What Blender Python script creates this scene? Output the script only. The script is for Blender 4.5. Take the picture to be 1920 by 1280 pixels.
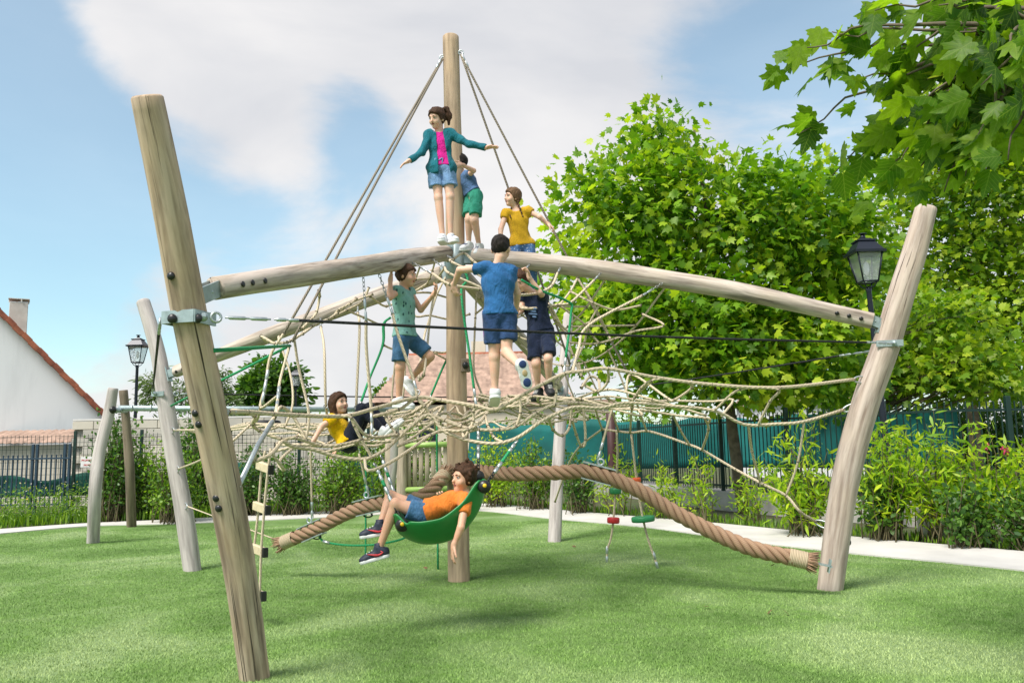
import bpy, math, random
import numpy as np
from mathutils import Vector, Matrix
for o in list(bpy.data.objects): bpy.data.objects.remove(o)
SC = bpy.context.scene
COL = SC.collection
rng = np.random.default_rng(7)
random.seed(7)

# ---------------------------------------------------------------- camera
FPX, PITCH, ROLL = 1547.0, math.atan(200/1547.0), 0.02
CAM = np.array([0.0, 0.0, 1.4])
_F = np.array([0, math.cos(PITCH), math.sin(PITCH)])
_R0 = np.array([1.0, 0, 0]); _U0 = np.array([0, -math.sin(PITCH), math.cos(PITCH)])
_R = math.cos(ROLL)*_R0 - math.sin(ROLL)*_U0
_U = math.cos(ROLL)*_U0 + math.sin(ROLL)*_R0
cd = bpy.data.cameras.new('camera'); cam = bpy.data.objects.new('camera', cd); COL.objects.link(cam)
cd.sensor_width = 36; cd.lens = 36*FPX/1920; cd.clip_start = 0.05; cd.clip_end = 2000
_m = Matrix.Identity(4)
for i in range(3):
    _m[i][0] = _R[i]; _m[i][1] = _U[i]; _m[i][2] = -_F[i]; _m[i][3] = CAM[i]
cam.matrix_world = _m
SC.camera = cam
SC.render.resolution_x = 1024; SC.render.resolution_y = 682

def raydir(px, py):
    return _F*FPX + _R*(px-960) + _U*(640-py)
def at(px, py, Y):
    d = raydir(px, py); return CAM + d*(Y/d[1])
def gz(px, py, z=0.0):
    d = raydir(px, py); return CAM + d*((z-CAM[2])/d[2])
def onplane(px, py, p0, n):
    d = raydir(px, py); return CAM + d*(np.dot(p0-CAM, n)/np.dot(d, n))
def proj(p):
    v = np.asarray(p)-CAM; z = v@_F
    return 960+FPX*(v@_R)/z, 640-FPX*(v@_U)/z

# ---------------------------------------------------------------- sky and sun
SUN_DIR = np.array([-0.40, -0.44, 0.80]); SUN_DIR /= np.linalg.norm(SUN_DIR)
W = bpy.data.worlds.new('World'); SC.world = W; W.use_nodes = True
nt = W.node_tree; N = nt.nodes; L = nt.links; N.clear()
out = N.new('ShaderNodeOutputWorld'); bg = N.new('ShaderNodeBackground'); bg.inputs[1].default_value = 0.105
L.new(bg.outputs[0], out.inputs[0])
sky = N.new('ShaderNodeTexSky'); sky.sky_type = 'NISHITA'; sky.sun_disc = False
sky.sun_elevation = math.asin(SUN_DIR[2]); sky.sun_rotation = math.atan2(SUN_DIR[0], SUN_DIR[1])
sky.air_density = 1.0; sky.dust_density = 0.7; sky.ozone_density = 1.6
tc = N.new('ShaderNodeTexCoord')
def wnoise(scale, sx, sz, detail, rough, off):
    mp = N.new('ShaderNodeMapping'); mp.inputs['Scale'].default_value = (sx, sx, sz); mp.inputs['Location'].default_value = off
    L.new(tc.outputs['Generated'], mp.inputs['Vector'])
    n = N.new('ShaderNodeTexNoise'); n.inputs['Scale'].default_value = scale; n.inputs['Detail'].default_value = detail
    n.inputs['Roughness'].default_value = rough; n.inputs['Distortion'].default_value = 0.3
    L.new(mp.outputs[0], n.inputs['Vector']); return n.outputs['Fac']
def wmath(op, a, b=None, clamp=False):
    m = N.new('ShaderNodeMath'); m.operation = op; m.use_clamp = clamp
    for i, v in enumerate((a, b)):
        if v is None: continue
        if isinstance(v, (int, float)): m.inputs[i].default_value = v
        else: L.new(v, m.inputs[i])
    return m.outputs[0]
dens = wmath('MULTIPLY', wmath('SUBTRACT', wnoise(2.6, 1, 2.2, 9, 0.58, (3.1, 1.7, 0.4)), 0.5), 2.5)
dens = wmath('ADD', dens, 0.55)
for (px, py, rad, wgt) in [(620,110,14,0.5),(260,210,8,0.55),(420,150,9,0.4),(1100,160,15,0.5),(330,190,9,0.35),(620,500,9,0.55),(850,470,8,0.35),(120,700,10,0.5),(420,620,7,0.35),(900,300,7,0.25),
                           (190,430,11,-0.85),(600,370,9,-0.85),(60,150,11,-0.8),(1430,200,8,-0.5),(1380,60,6,-0.1),(40,330,9,-0.4),(760,370,6,-0.35)]:
    d = raydir(px, py); d = d/np.linalg.norm(d)
    dp = N.new('ShaderNodeVectorMath'); dp.operation = 'DOT_PRODUCT'; dp.inputs[1].default_value = tuple(d)
    L.new(tc.outputs['Generated'], dp.inputs[0])
    mr = N.new('ShaderNodeMapRange'); mr.interpolation_type = 'SMOOTHSTEP'
    mr.inputs['From Min'].default_value = math.cos(math.radians(rad*1.25)); mr.inputs['From Max'].default_value = 1.0
    mr.inputs['To Min'].default_value = 0; mr.inputs['To Max'].default_value = wgt
    L.new(dp.outputs['Value'], mr.inputs['Value'])
    dens = wmath('ADD', dens, mr.outputs[0])
cov = N.new('ShaderNodeMapRange'); cov.interpolation_type = 'SMOOTHSTEP'
cov.inputs['From Min'].default_value = 0.22; cov.inputs['From Max'].default_value = 0.82
cov.inputs['To Max'].default_value = 0.97; cov.inputs['To Min'].default_value = 0.27
L.new(dens, cov.inputs['Value'])
shade = N.new('ShaderNodeValToRGB')
shade.color_ramp.elements[0].position = 0.32; shade.color_ramp.elements[0].color = (3.75, 3.8, 4.0, 1)
shade.color_ramp.elements[1].position = 0.68; shade.color_ramp.elements[1].color = (5.3, 5.15, 5.05, 1)
L.new(wnoise(2.6, 1, 2.5, 6, 0.5, (9.2, 4.4, 2.2)), shade.inputs['Fac'])
tint = N.new('ShaderNodeMix'); tint.data_type = 'RGBA'; tint.blend_type = 'MULTIPLY'; tint.inputs['Factor'].default_value = 1
L.new(sky.outputs[0], tint.inputs['A']); tint.inputs['B'].default_value = (0.94, 1.2, 1.07, 1)
mix = N.new('ShaderNodeMix'); mix.data_type = 'RGBA'
L.new(cov.outputs[0], mix.inputs['Factor']); L.new(tint.outputs['Result'], mix.inputs['A']); L.new(shade.outputs[0], mix.inputs['B'])
L.new(mix.outputs['Result'], bg.inputs[0])
sd = bpy.data.lights.new('sun', 'SUN'); sd.energy = 3.0; sd.angle = math.radians(22); sd.color = (1, 0.95, 0.87)
so = bpy.data.objects.new('sun', sd); COL.objects.link(so)
so.rotation_euler = Vector(-SUN_DIR).to_track_quat('-Z', 'Y').to_euler(); so.location = tuple(SUN_DIR*40)
SC.view_settings.view_transform = 'Standard'; SC.view_settings.look = 'None'; SC.view_settings.exposure = 0.86; SC.view_settings.gamma = 1.0

# ---------------------------------------------------------------- helpers
def unit(v): v = np.asarray(v, float); return v/np.linalg.norm(v)
def link(o, parent=None):
    COL.objects.link(o)
    if parent is not None: o.parent = parent
    return o
def mesh_data(name, V, F, mat=None, smooth=True, uv=None, attrs=None):
    V = np.asarray(V, np.float32); me = bpy.data.meshes.new(name)
    if isinstance(F, np.ndarray):
        nf, k = F.shape
        me.vertices.add(len(V)); me.vertices.foreach_set('co', V.ravel())
        me.loops.add(nf*k); me.loops.foreach_set('vertex_index', F.ravel().astype(np.int32))
        me.polygons.add(nf); me.polygons.foreach_set('loop_start', np.arange(0, nf*k, k, dtype=np.int32))
        me.polygons.foreach_set('loop_total', np.full(nf, k, np.int32))
        me.update(calc_edges=True)
    else:
        me.from_pydata([tuple(map(float, v)) for v in V], [], [tuple(int(i) for i in f) for f in F]); me.update()
    if smooth: me.polygons.foreach_set('use_smooth', np.ones(len(me.polygons), bool))
    if uv is not None:
        lay = me.uv_layers.new(name='UVMap'); idx = np.empty(len(me.loops), np.int32); me.loops.foreach_get('vertex_index', idx)
        lay.data.foreach_set('uv', np.asarray(uv, np.float32)[idx].ravel())
    for k, a in (attrs or {}).items():
        a = np.asarray(a, np.float32)
        if a.ndim == 1: at_ = me.attributes.new(k, 'FLOAT', 'POINT'); at_.data.foreach_set('value', a)
        else: at_ = me.attributes.new(k, 'FLOAT_VECTOR', 'POINT'); at_.data.foreach_set('vector', a.ravel())
    if mat is not None: me.materials.append(mat)
    return me
def tag(o, label=None, cat=None, group=None, kind=None):
    if label: o['label'] = label
    if cat: o['category'] = cat
    if group: o['group'] = group
    if kind: o['kind'] = kind
    return o
class Thing:
    def __init__(s, name, label, cat, loc, group=None):
        s.loc = np.asarray(loc, float); s.e = bpy.data.objects.new(name, None); s.e.empty_display_size = 0.1
        s.e.location = tuple(s.loc); COL.objects.link(s.e); tag(s.e, label, cat, group)
    def add(s, name, geo, mat, parent=None, smooth=True, label=None, kind=None):
        V, F = geo[0], geo[1]; uv = geo[2] if len(geo) > 2 else None; at_ = geo[3] if len(geo) > 3 else None
        me = mesh_data(name, np.asarray(V)-s.loc, F, mat, smooth, uv, at_)
        o = bpy.data.objects.new(name, me); link(o, parent or s.e); tag(o, label, kind=kind); return o
    def put(s, name, me, loc, rot=(0,0,0), scale=(1,1,1), parent=None):
        o = bpy.data.objects.new(name, me); link(o, parent or s.e); o.location = tuple(np.asarray(loc)-s.loc)
        o.rotation_euler = rot; o.scale = scale; return o
def solo(name, geo, mat, label=None, cat=None, kind=None, group=None, smooth=True):
    V = np.asarray(geo[0], float); base = np.array([V[:,0].mean(), V[:,1].mean(), V[:,2].min()])
    if kind: base = np.zeros(3)
    me = mesh_data(name, V-base, geo[1], mat, smooth, geo[2] if len(geo) > 2 else None, geo[3] if len(geo) > 3 else None)
    o = bpy.data.objects.new(name, me); o.location = tuple(base); link(o); tag(o, label, cat, group, kind); return o

def catmull(P, n=8):
    P = np.asarray(P, float)
    if len(P) < 3: return P
    Q = np.vstack([2*P[0]-P[1], P, 2*P[-1]-P[-2]]); outp = []
    for i in range(len(P)-1):
        p0, p1, p2, p3 = Q[i:i+4]
        for t in np.linspace(0, 1, n, endpoint=False):
            outp.append(0.5*((2*p1)+(-p0+p2)*t+(2*p0-5*p1+4*p2-p3)*t*t+(-p0+3*p1-3*p2+p3)*t**3))
    outp.append(P[-1]); return np.array(outp)
def frames(P):
    T = np.gradient(P, axis=0); T /= np.linalg.norm(T, axis=1)[:,None]+1e-12
    a = np.array([0,0,1.0]) if abs(T[0][2]) < 0.9 else np.array([1.0,0,0])
    n = np.cross(T[0], a); n /= np.linalg.norm(n); Ns = [n]
    for i in range(1, len(P)):
        n = Ns[-1]-T[i]*np.dot(Ns[-1], T[i]); n /= np.linalg.norm(n)+1e-12; Ns.append(n)
    Ns = np.array(Ns); return T, Ns, np.cross(T, Ns)
def tube(P, r, sides=8, cap=True, rfun=None):
    P = np.asarray(P, float); n = len(P); T, A, B = frames(P)
    r = np.broadcast_to(np.asarray(r, float), (n,)) if np.ndim(r) < 1 or len(np.atleast_1d(r)) == n else np.interp(np.linspace(0,1,n), np.linspace(0,1,len(r)), r)
    th = np.linspace(0, 2*np.pi, sides, endpoint=False)
    s = np.concatenate([[0], np.cumsum(np.linalg.norm(np.diff(P, axis=0), axis=1))])
    rr = r[:,None]*np.ones((1, sides))
    if rfun is not None: rr = rr*rfun(th[None,:], s[:,None])
    V = P[:,None,:]+rr[:,:,None]*(np.cos(th)[None,:,None]*A[:,None,:]+np.sin(th)[None,:,None]*B[:,None,:])
    lc = np.stack([rr*np.cos(th)[None,:], rr*np.sin(th)[None,:], s[:,None]*np.ones((1,sides))], -1).reshape(-1,3)
    uv = np.stack([np.ones((n,1))*th[None,:]/(2*np.pi), s[:,None]*np.ones((1,sides))], -1).reshape(-1,2)
    V = V.reshape(-1,3); F = []
    i = np.arange(n-1)[:,None]*sides; j = np.arange(sides)[None,:]; j2 = (j+1) % sides
    Fq = np.stack([i+j, i+j2, i+sides+j2, i+sides+j], -1).reshape(-1,4)
    if not cap: return V, Fq, uv, {'lc': lc}
    V = np.vstack([V, P[0]+0*T[0], P[-1]]); lc = np.vstack([lc, [0,0,0], [0,0,s[-1]]]); uv = np.vstack([uv, [0,0],[0,s[-1]]])
    c0, c1 = n*sides, n*sides+1
    F = [tuple(f) for f in Fq]+[(c0, (k+1) % sides, k) for k in range(sides)]+[(c1, (n-1)*sides+k, (n-1)*sides+(k+1) % sides) for k in range(sides)]
    return V, F, uv, {'lc': lc}
def seg(a, b, r, sides=8, r2=None, n=2):
    a = np.asarray(a, float); b = np.asarray(b, float)
    return tube(np.linspace(a, b, n), np.linspace(r, r if r2 is None else r2, n), sides)
def merge(gs):
    V = []; F = []; U = []; LC = []; o = 0; has = all(len(g) > 3 for g in gs)
    for g in gs:
        V.append(np.asarray(g[0], float)); F += [tuple(int(i)+o for i in f) for f in g[1]]; o += len(g[0])
        if has: U.append(g[2]); LC.append(g[3]['lc'])
    if has: return np.vstack(V), F, np.vstack(U), {'lc': np.vstack(LC)}
    return np.vstack(V), F
def box(c, half, ax=None, bev=0.0):
    c = np.asarray(c, float); hx, hy, hz = half; ax = np.eye(3) if ax is None else np.asarray(ax, float)
    if bev <= 0:
        S = np.array([(x,y,z) for x in (-1,1) for y in (-1,1) for z in (-1,1)], float)*[hx,hy,hz]
        F = [(0,1,3,2),(4,6,7,5),(0,4,5,1),(2,3,7,6),(0,2,6,4),(1,5,7,3)]
        return c+S@ax, F
    b = min(bev, hx*.9, hy*.9, hz*.9); V = []
    for sx in (-1,1):
        for sy in (-1,1):
            for sz in (-1,1):
                V += [(sx*hx, sy*(hy-b), sz*(hz-b)), (sx*(hx-b), sy*hy, sz*(hz-b)), (sx*(hx-b), sy*(hy-b), sz*hz)]
    V = np.array(V); import itertools
    def vi(sx,sy,sz,k): return ((sx>0)*4+(sy>0)*2+(sz>0))*3+k
    F = []
    for s in (-1,1):
        F.append((vi(s,-1,-1,0),vi(s,1,-1,0),vi(s,1,1,0),vi(s,-1,1,0))[::s])
        F.append((vi(-1,s,-1,1),vi(-1,s,1,1),vi(1,s,1,1),vi(1,s,-1,1))[::s])
        F.append((vi(-1,-1,s,2),vi(1,-1,s,2),vi(1,1,s,2),vi(-1,1,s,2))[::s])
    for a in (-1,1):
        for b2 in (-1,1):
            F.append((vi(a,b2,-1,0),vi(a,b2,1,0),vi(a,b2,1,1),vi(a,b2,-1,1)) if a*b2 < 0 else (vi(a,b2,-1,1),vi(a,b2,1,1),vi(a,b2,1,0),vi(a,b2,-1,0)))
            F.append((vi(a,-1,b2,0),vi(a,1,b2,0),vi(a,1,b2,2),vi(a,-1,b2,2)) if a*b2 > 0 else (vi(a,-1,b2,2),vi(a,1,b2,2),vi(a,1,b2,0),vi(a,-1,b2,0)))
            F.append((vi(-1,a,b2,1),vi(1,a,b2,1),vi(1,a,b2,2),vi(-1,a,b2,2)) if a*b2 < 0 else (vi(-1,a,b2,2),vi(1,a,b2,2),vi(1,a,b2,1),vi(-1,a,b2,1)))
            for c2 in (-1,1):
                f = (vi(a,b2,c2,0),vi(a,b2,c2,1),vi(a,b2,c2,2)); F.append(f if a*b2*c2 > 0 else f[::-1])
    return c+V@ax, F
def ball(c, rad, ax=None, nu=10, nv=7):
    c = np.asarray(c, float); ax = np.eye(3) if ax is None else np.asarray(ax)
    V = [(0,0,1)]
    for i in range(1, nv):
        p = math.pi*i/nv
        for j in range(nu): a = 2*math.pi*j/nu; V.append((math.sin(p)*math.cos(a), math.sin(p)*math.sin(a), math.cos(p)))
    V.append((0,0,-1)); V = np.array(V)*np.broadcast_to(rad, 3); F = []
    for j in range(nu):
        F.append((0, 1+j, 1+(j+1) % nu)); e = len(V)-1; b = 1+(nv-2)*nu
        F.append((e, b+(j+1) % nu, b+j))
        for i in range(nv-2): F.append((1+i*nu+j, 1+(i+1)*nu+j, 1+(i+1)*nu+(j+1) % nu, 1+i*nu+(j+1) % nu))
    return c+V@ax, F
def basis(t, up=(0,0,1)):
    t = unit(t); s = np.cross(t, up)
    if np.linalg.norm(s) < 1e-4: s = np.cross(t, (1,0,0))
    s = unit(s); return np.array([s, t, np.cross(s, t)])     # rows: side, along, up
def torus(c, R, r, axn, nu=12, nv=6, stretch=None):
    ax = basis(axn); th = np.linspace(0, 2*np.pi, nu, endpoint=False); ph = np.linspace(0, 2*np.pi, nv, endpoint=False)
    V = []
    for t in th:
        for p in ph: V.append(((R+r*np.cos(p))*np.cos(t), r*np.sin(p), (R+r*np.cos(p))*np.sin(t)))
    V = np.array(V)
    if stretch is not None: V = V*np.array([1,1,stretch])
    F = [(i*nv+j, i*nv+(j+1) % nv, ((i+1) % nu)*nv+(j+1) % nv, ((i+1) % nu)*nv+j) for i in range(nu) for j in range(nv)]
    return np.asarray(c)+V@ax, F
def chain(a, b, ln=0.045, w=0.012, r=0.0035):
    a = np.asarray(a, float); b = np.asarray(b, float); n = max(2, int(np.linalg.norm(b-a)/(ln*0.72))); t = unit(b-a); B = basis(t, (0.3,0.5,1))
    gs = []
    for i in range(n):
        c = a+(b-a)*(i+.5)/n; side = B[0] if i % 2 else B[2]; other = np.cross(t, side)
        th = np.linspace(0, 2*np.pi, 9)[:-1]
        P = np.array([c+t*(ln*.5)*np.cos(x)+other*w*np.sin(x) for x in th]); P = np.vstack([P, P[:1]])
        gs.append(tube(P, r, 4, cap=False))
    return merge([(g[0], g[1]) for g in gs])
# ---------------------------------------------------------------- materials
class NB:
    def __init__(s, name):
        s.m = bpy.data.materials.new(name); s.m.use_nodes = True; s.t = s.m.node_tree; s.n = s.t.nodes; s.l = s.t.links
        s.p = s.n['Principled BSDF']; s.out = s.n['Material Output']
    def node(s, ty, **kw):
        n = s.n.new(ty)
        for k, v in kw.items():
            if k in n.inputs.keys(): n.inputs[k].default_value = v
            else: setattr(n, k, v)
        return n
    def coord(s, kind, scale=(1,1,1), attr=None):
        if attr: a = s.n.new('ShaderNodeAttribute'); a.attribute_name = attr; src = a.outputs['Vector']
        elif kind == 'World': g = s.n.new('ShaderNodeNewGeometry'); src = g.outputs['Position']
        else: c = s.n.new('ShaderNodeTexCoord'); src = c.outputs[kind]
        m = s.n.new('ShaderNodeMapping'); m.inputs['Scale'].default_value = scale; s.l.new(src, m.inputs['Vector']); return m.outputs[0]
    def noise(s, vec, scale, detail=5, rough=0.55, dist=0.0):
        n = s.node('ShaderNodeTexNoise', Scale=scale, Detail=detail, Roughness=rough, Distortion=dist); s.l.new(vec, n.inputs['Vector']); return n.outputs['Fac']
    def ramp(s, fac, stops):
        r = s.n.new('ShaderNodeValToRGB'); e = r.color_ramp.elements
        while len(e) < len(stops): e.new(0.5)
        for i, (p, c) in enumerate(stops):
            e[i].position = p; e[i].color = (c, c, c, 1) if isinstance(c, (int, float)) else tuple(c)+(1,)
        s.l.new(fac, r.inputs['Fac']); return r.outputs['Color']
    def mix(s, fac, a, b, mode='MIX'):
        m = s.n.new('ShaderNodeMix'); m.data_type = 'RGBA'; m.blend_type = mode
        for k, v in (('Factor', fac), ('A', a), ('B', b)):
            if isinstance(v, (int, float)): m.inputs[k].default_value = v
            elif isinstance(v, tuple): m.inputs[k].default_value = v+(1,)
            else: s.l.new(v, m.inputs[k])
        return m.outputs['Result']
    def math(s, op, a, b=0.0, c=None):
        m = s.n.new('ShaderNodeMath'); m.operation = op
        for i, v in enumerate((a, b, c)):
            if v is None: continue
            if isinstance(v, (int, float)): m.inputs[i].default_value = v
            else: s.l.new(v, m.inputs[i])
        return m.outputs[0]
    def base(s, c):
        if isinstance(c, tuple): s.p.inputs['Base Color'].default_value = c+(1,)
        else: s.l.new(c, s.p.inputs['Base Color'])
    def set(s, **kw):
        for k, v in kw.items(): s.p.inputs[k.replace('_', ' ')].default_value = v
        return s
    def bump(s, h, strength=0.4, dist=0.01):
        b = s.n.new('ShaderNodeBump'); b.inputs['Strength'].default_value = strength; b.inputs['Distance'].default_value = dist
        s.l.new(h, b.inputs['Height']); s.l.new(b.outputs[0], s.p.inputs['Normal'])
def wood(name, light, dark, streak=1.0, gold=None, crack=0.35):
    b = NB(name); v = b.coord('', (14, 14, 1.1), attr='lc'); n1 = b.noise(v, 1.6, 7, 0.62, 0.4)
    v2 = b.coord('', (5, 5, 2.2), attr='lc'); n2 = b.noise(v2, 1.0, 4, 0.5)
    v3 = b.coord('', (30, 30, 0.5), attr='lc'); n3 = b.noise(v3, 1.0, 5, 0.6, 0.2)
    c = b.ramp(n1, [(0.32, dark), (0.46, tuple(0.55*x+0.45*y for x, y in zip(light, dark))), (0.60, light)])
    c = b.mix(b.ramp(n2, [(0.40, 0.0), (0.72, 0.7)]), c, gold or light)
    v5 = b.coord('', (7, 7, 0.8), attr='lc'); n5 = b.noise(v5, 1.3, 4, 0.6)
    c = b.mix(b.ramp(n5, [(0.34, 0.6), (0.50, 0.0)]), c, tuple(x*0.7 for x in dark))
    cr = b.ramp(n3, [(crack-0.06, 1.0), (crack, 0.0)])
    c = b.mix(cr, c, (0.035, 0.026, 0.018))
    b.base(c); b.set(Roughness=0.82); b.p.inputs['Specular IOR Level'].default_value = 0.25
    h = b.mix(cr, n1, 0.0) if False else b.math('SUBTRACT', n1, b.math('MULTIPLY', cr, 0.8)); b.bump(h, 0.5, 0.012); return b.m
M = {}
M['pole_gold'] = wood('pole_gold', (0.54,0.42,0.325), (0.20,0.145,0.105), gold=(0.55,0.385,0.25), crack=0.41)
M['pole_grey'] = wood('pole_grey', (0.57,0.475,0.42), (0.28,0.21,0.175), gold=(0.52,0.41,0.33), crack=0.37)
M['pole_pale'] = wood('pole_pale', (0.52,0.47,0.45), (0.32,0.28,0.27), gold=(0.48,0.43,0.41), crack=0.30)
M['mast_wood'] = wood('mast_wood', (0.50,0.37,0.26), (0.25,0.18,0.125), gold=(0.53,0.375,0.24), crack=0.28)
M['beam_wood'] = wood('beam_wood', (0.58,0.495,0.44), (0.19,0.15,0.125), gold=(0.50,0.41,0.32), crack=0.38)
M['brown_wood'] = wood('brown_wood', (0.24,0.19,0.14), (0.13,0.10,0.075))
M['slat_wood'] = wood('slat_wood', (0.48,0.40,0.31), (0.33,0.27,0.2))
def rope(name, col, dark, strands=3, lay=22.0, rough=0.8, bs=0.7):
    b = NB(name); tcn = b.n.new('ShaderNodeTexCoord'); sp = b.n.new('ShaderNodeSeparateXYZ'); b.l.new(tcn.outputs['UV'], sp.inputs[0])
    ph = b.math('ADD', b.math('MULTIPLY', sp.outputs['X'], 6.28318*strands), b.math('MULTIPLY', sp.outputs['Y'], 6.28318*lay))
    s = b.math('MULTIPLY_ADD', b.math('SINE', ph), 0.5, 0.5)
    n = b.noise(b.coord('World'), 9, 3); 
    c = b.mix(b.ramp(s, [(0.05, 0.0), (0.45, 1.0)]), dark, col)
    c = b.mix(b.ramp(n, [(0.35, 0.0), (0.75, 0.5)]), c, tuple(x*0.72 for x in col))
    b.base(c); b.set(Roughness=rough); b.bump(s, bs, 0.004); return b.m
M['rope'] = rope('rope_beige', (0.68,0.57,0.41), (0.42,0.34,0.23))
M['rope_guy'] = rope('rope_guy', (0.30,0.25,0.19), (0.10,0.08,0.06), lay=30)
M['rope_green'] = rope('rope_green', (0.02,0.34,0.13), (0.01,0.19,0.07), lay=30)
M['rope_black'] = rope('rope_black', (0.012,0.013,0.016), (0.006,0.006,0.007), lay=30)
M['hawser'] = rope('hawser', (0.37,0.23,0.145), (0.25,0.15,0.09), strands=1, lay=70, bs=0.12)
M['whipping'] = rope('whipping', (0.55,0.44,0.30), (0.30,0.22,0.14), strands=1, lay=70)
def plain(name, col, rough=0.5, metal=0.0, var=0.12, scale=6, bump=0.0, spec=0.5, coord='World'):
    b = NB(name); n = b.noise(b.coord(coord), scale, 5)
    c = b.mix(b.ramp(n, [(0.3, 0.0), (0.72, 1.0)]), tuple(x*(1-var) for x in col), tuple(min(1, x*(1+var)) for x in col))
    b.base(c); b.set(Roughness=rough, Metallic=metal); b.p.inputs['Specular IOR Level'].default_value = spec
    if bump: b.bump(n, bump, 0.01)
    return b.m
M['galv'] = plain('galvanised', (0.50,0.54,0.55), 0.42, 0.85, 0.2, 25)
M['galv_blue'] = plain('galvanised_plate', (0.36,0.43,0.44), 0.45, 0.6, 0.2, 18)
M['black_cap'] = plain('black_cap', (0.012,0.012,0.013), 0.35)
M['chain'] = plain('chain_steel', (0.38,0.39,0.40), 0.4, 0.8)
M['chain_dark'] = plain('chain_dark', (0.03,0.03,0.03), 0.4, 0.3)
M['clip'] = plain('clip_metal', (0.16,0.13,0.10), 0.45, 0.5)
M['seat_green'] = plain('seat_green', (0.012,0.20,0.045), 0.42, 0.0, 0.12, 7, 0.03)
M['yellow'] = plain('yellow_plastic', (0.8,0.5,0.02), 0.4)
M['red'] = plain('red_plastic', (0.5,0.02,0.025), 0.5); M['disc_green'] = plain('disc_green', (0.02,0.2,0.07), 0.5); M['orange'] = plain('orange_plastic', (0.7,0.10,0.02), 0.5)
M['rail_green'] = plain('rail_green', (0.30,0.45,0.12), 0.4)
M['rung'] = plain('rung_wood', (0.60,0.50,0.33), 0.6, 0, 0.15, 20)
M['rubber'] = plain('rubber', (0.015,0.015,0.016), 0.6)
M['iron_blue'] = plain('iron_blue', (0.012,0.016,0.028), 0.35, 0.2)
M['iron_green'] = plain('iron_green', (0.006,0.028,0.022), 0.45, 0.1)
M['iron_navy'] = plain('iron_navy', (0.02,0.045,0.075), 0.45, 0.1)
M['lamp_glass'] = NB('lamp_glass').m
_b = M['lamp_glass'].node_tree.nodes['Principled BSDF']; _b.inputs['Base Color'].default_value = (0.9,0.93,0.93,1); _b.inputs['Roughness'].default_value = 0.12; _b.inputs['Transmission Weight'].default_value = 0.85; _b.inputs['IOR'].default_value = 1.1
b = NB('white_plaster'); n1 = b.noise(b.coord('World', (1.6,1.6,0.25)), 1.4, 6, 0.6); n2 = b.noise(b.coord('World'), 0.5, 4)
b.base(b.mix(b.ramp(n2, [(0.35,0.0),(0.75,0.5)]), b.ramp(n1, [(0.30,(0.70,0.70,0.72)),(0.48,(0.80,0.80,0.82))]), (0.76,0.76,0.78))); b.set(Roughness=0.9); b.bump(b.noise(b.coord('World'), 22, 4), 0.15, 0.01); M['plaster'] = b.m
M['cream'] = plain('cream_render', (0.62,0.55,0.44), 0.9, 0, 0.05, 1.5)
M['block'] = plain('concrete_block', (0.50,0.46,0.39), 0.92, 0, 0.13, 1.3, 0.25)
M['mortar'] = plain('mortar', (0.30,0.28,0.25), 0.95)
M['concrete'] = plain('pale_concrete', (0.56,0.535,0.51), 0.88, 0, 0.12, 1.6, 0.12)
M['wallgrey'] = plain('grey_concrete', (0.36,0.345,0.32), 0.92, 0, 0.25, 2.5, 0.3)
M['tile_red'] = plain('tile_red', (0.33,0.105,0.055), 0.8, 0, 0.4, 3.5, 0.2)
M['tile_old'] = plain('tile_old', (0.37,0.25,0.195), 0.85, 0, 0.4, 2.6, 0.2)
M['chimney'] = plain('chimney_render', (0.62,0.59,0.54), 0.9, 0, 0.15, 3)
M['sign_white'] = plain('sign_white', (0.75,0.75,0.75), 0.5, 0, 0.02); M['sign_red'] = plain('sign_red', (0.6,0.02,0.02), 0.5)
M['maroon'] = plain('maroon_post', (0.07,0.028,0.028), 0.5)
M['screen'] = plain('teal_screen', (0.0,0.115,0.108), 0.8, 0, 0.25, 1.5, 0.2)
M['screen_dk'] = plain('green_screen', (0.005,0.09,0.065), 0.8, 0, 0.3, 2, 0.2)
M['bark'] = plain('bark', (0.12,0.095,0.065), 0.9, 0, 0.4, 9, 0.6)
M['twig'] = plain('twig', (0.10,0.085,0.04), 0.9, 0, 0.3, 9)
def leafmat(name, dark, mid, lite, trans=0.4, rough=0.45):
    b = NB(name); a = b.n.new('ShaderNodeAttribute'); a.attribute_name = 'rnd'
    c = b.ramp(a.outputs['Fac'], [(0.0, dark), (0.48, mid), (0.95, lite)]); b.base(c); b.set(Roughness=rough)
    t = b.n.new('ShaderNodeBsdfTranslucent'); tc2 = b.mix(1.0, c, (1.25, 1.35, 0.5), 'MULTIPLY'); b.l.new(tc2, t.inputs['Color'])
    mx = b.n.new('ShaderNodeMixShader'); mx.inputs[0].default_value = trans
    b.l.new(b.p.outputs[0], mx.inputs[1]); b.l.new(t.outputs[0], mx.inputs[2]); b.l.new(mx.outputs[0], b.out.inputs['Surface']); return b.m
M['leaf_plane'] = leafmat('leaf_plane', (0.06,0.17,0.012), (0.21,0.39,0.02), (0.50,0.60,0.035), 0.5)
M['leaf_far'] = leafmat('leaf_far', (0.06,0.16,0.013), (0.20,0.35,0.02), (0.44,0.54,0.035), 0.5)
M['leaf_over'] = leafmat('leaf_over', (0.025,0.08,0.008), (0.12,0.26,0.012), (0.30,0.46,0.02), 0.62, 0.35)
_t = M['leaf_over'].node_tree; _rp = [n for n in _t.nodes if n.type == 'VALTORGB'][0]; _B = NB.__new__(NB); _B.m = M['leaf_over']; _B.t = _t; _B.n = _t.nodes; _B.l = _t.links; _B.p = _t.nodes['Principled BSDF']
_oc = _t.nodes.new('ShaderNodeTexCoord'); _sx = _t.nodes.new('ShaderNodeSeparateXYZ'); _t.links.new(_oc.outputs['Object'], _sx.inputs[0]); _ax = _B.math('ABSOLUTE', _sx.outputs['X'])
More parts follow.
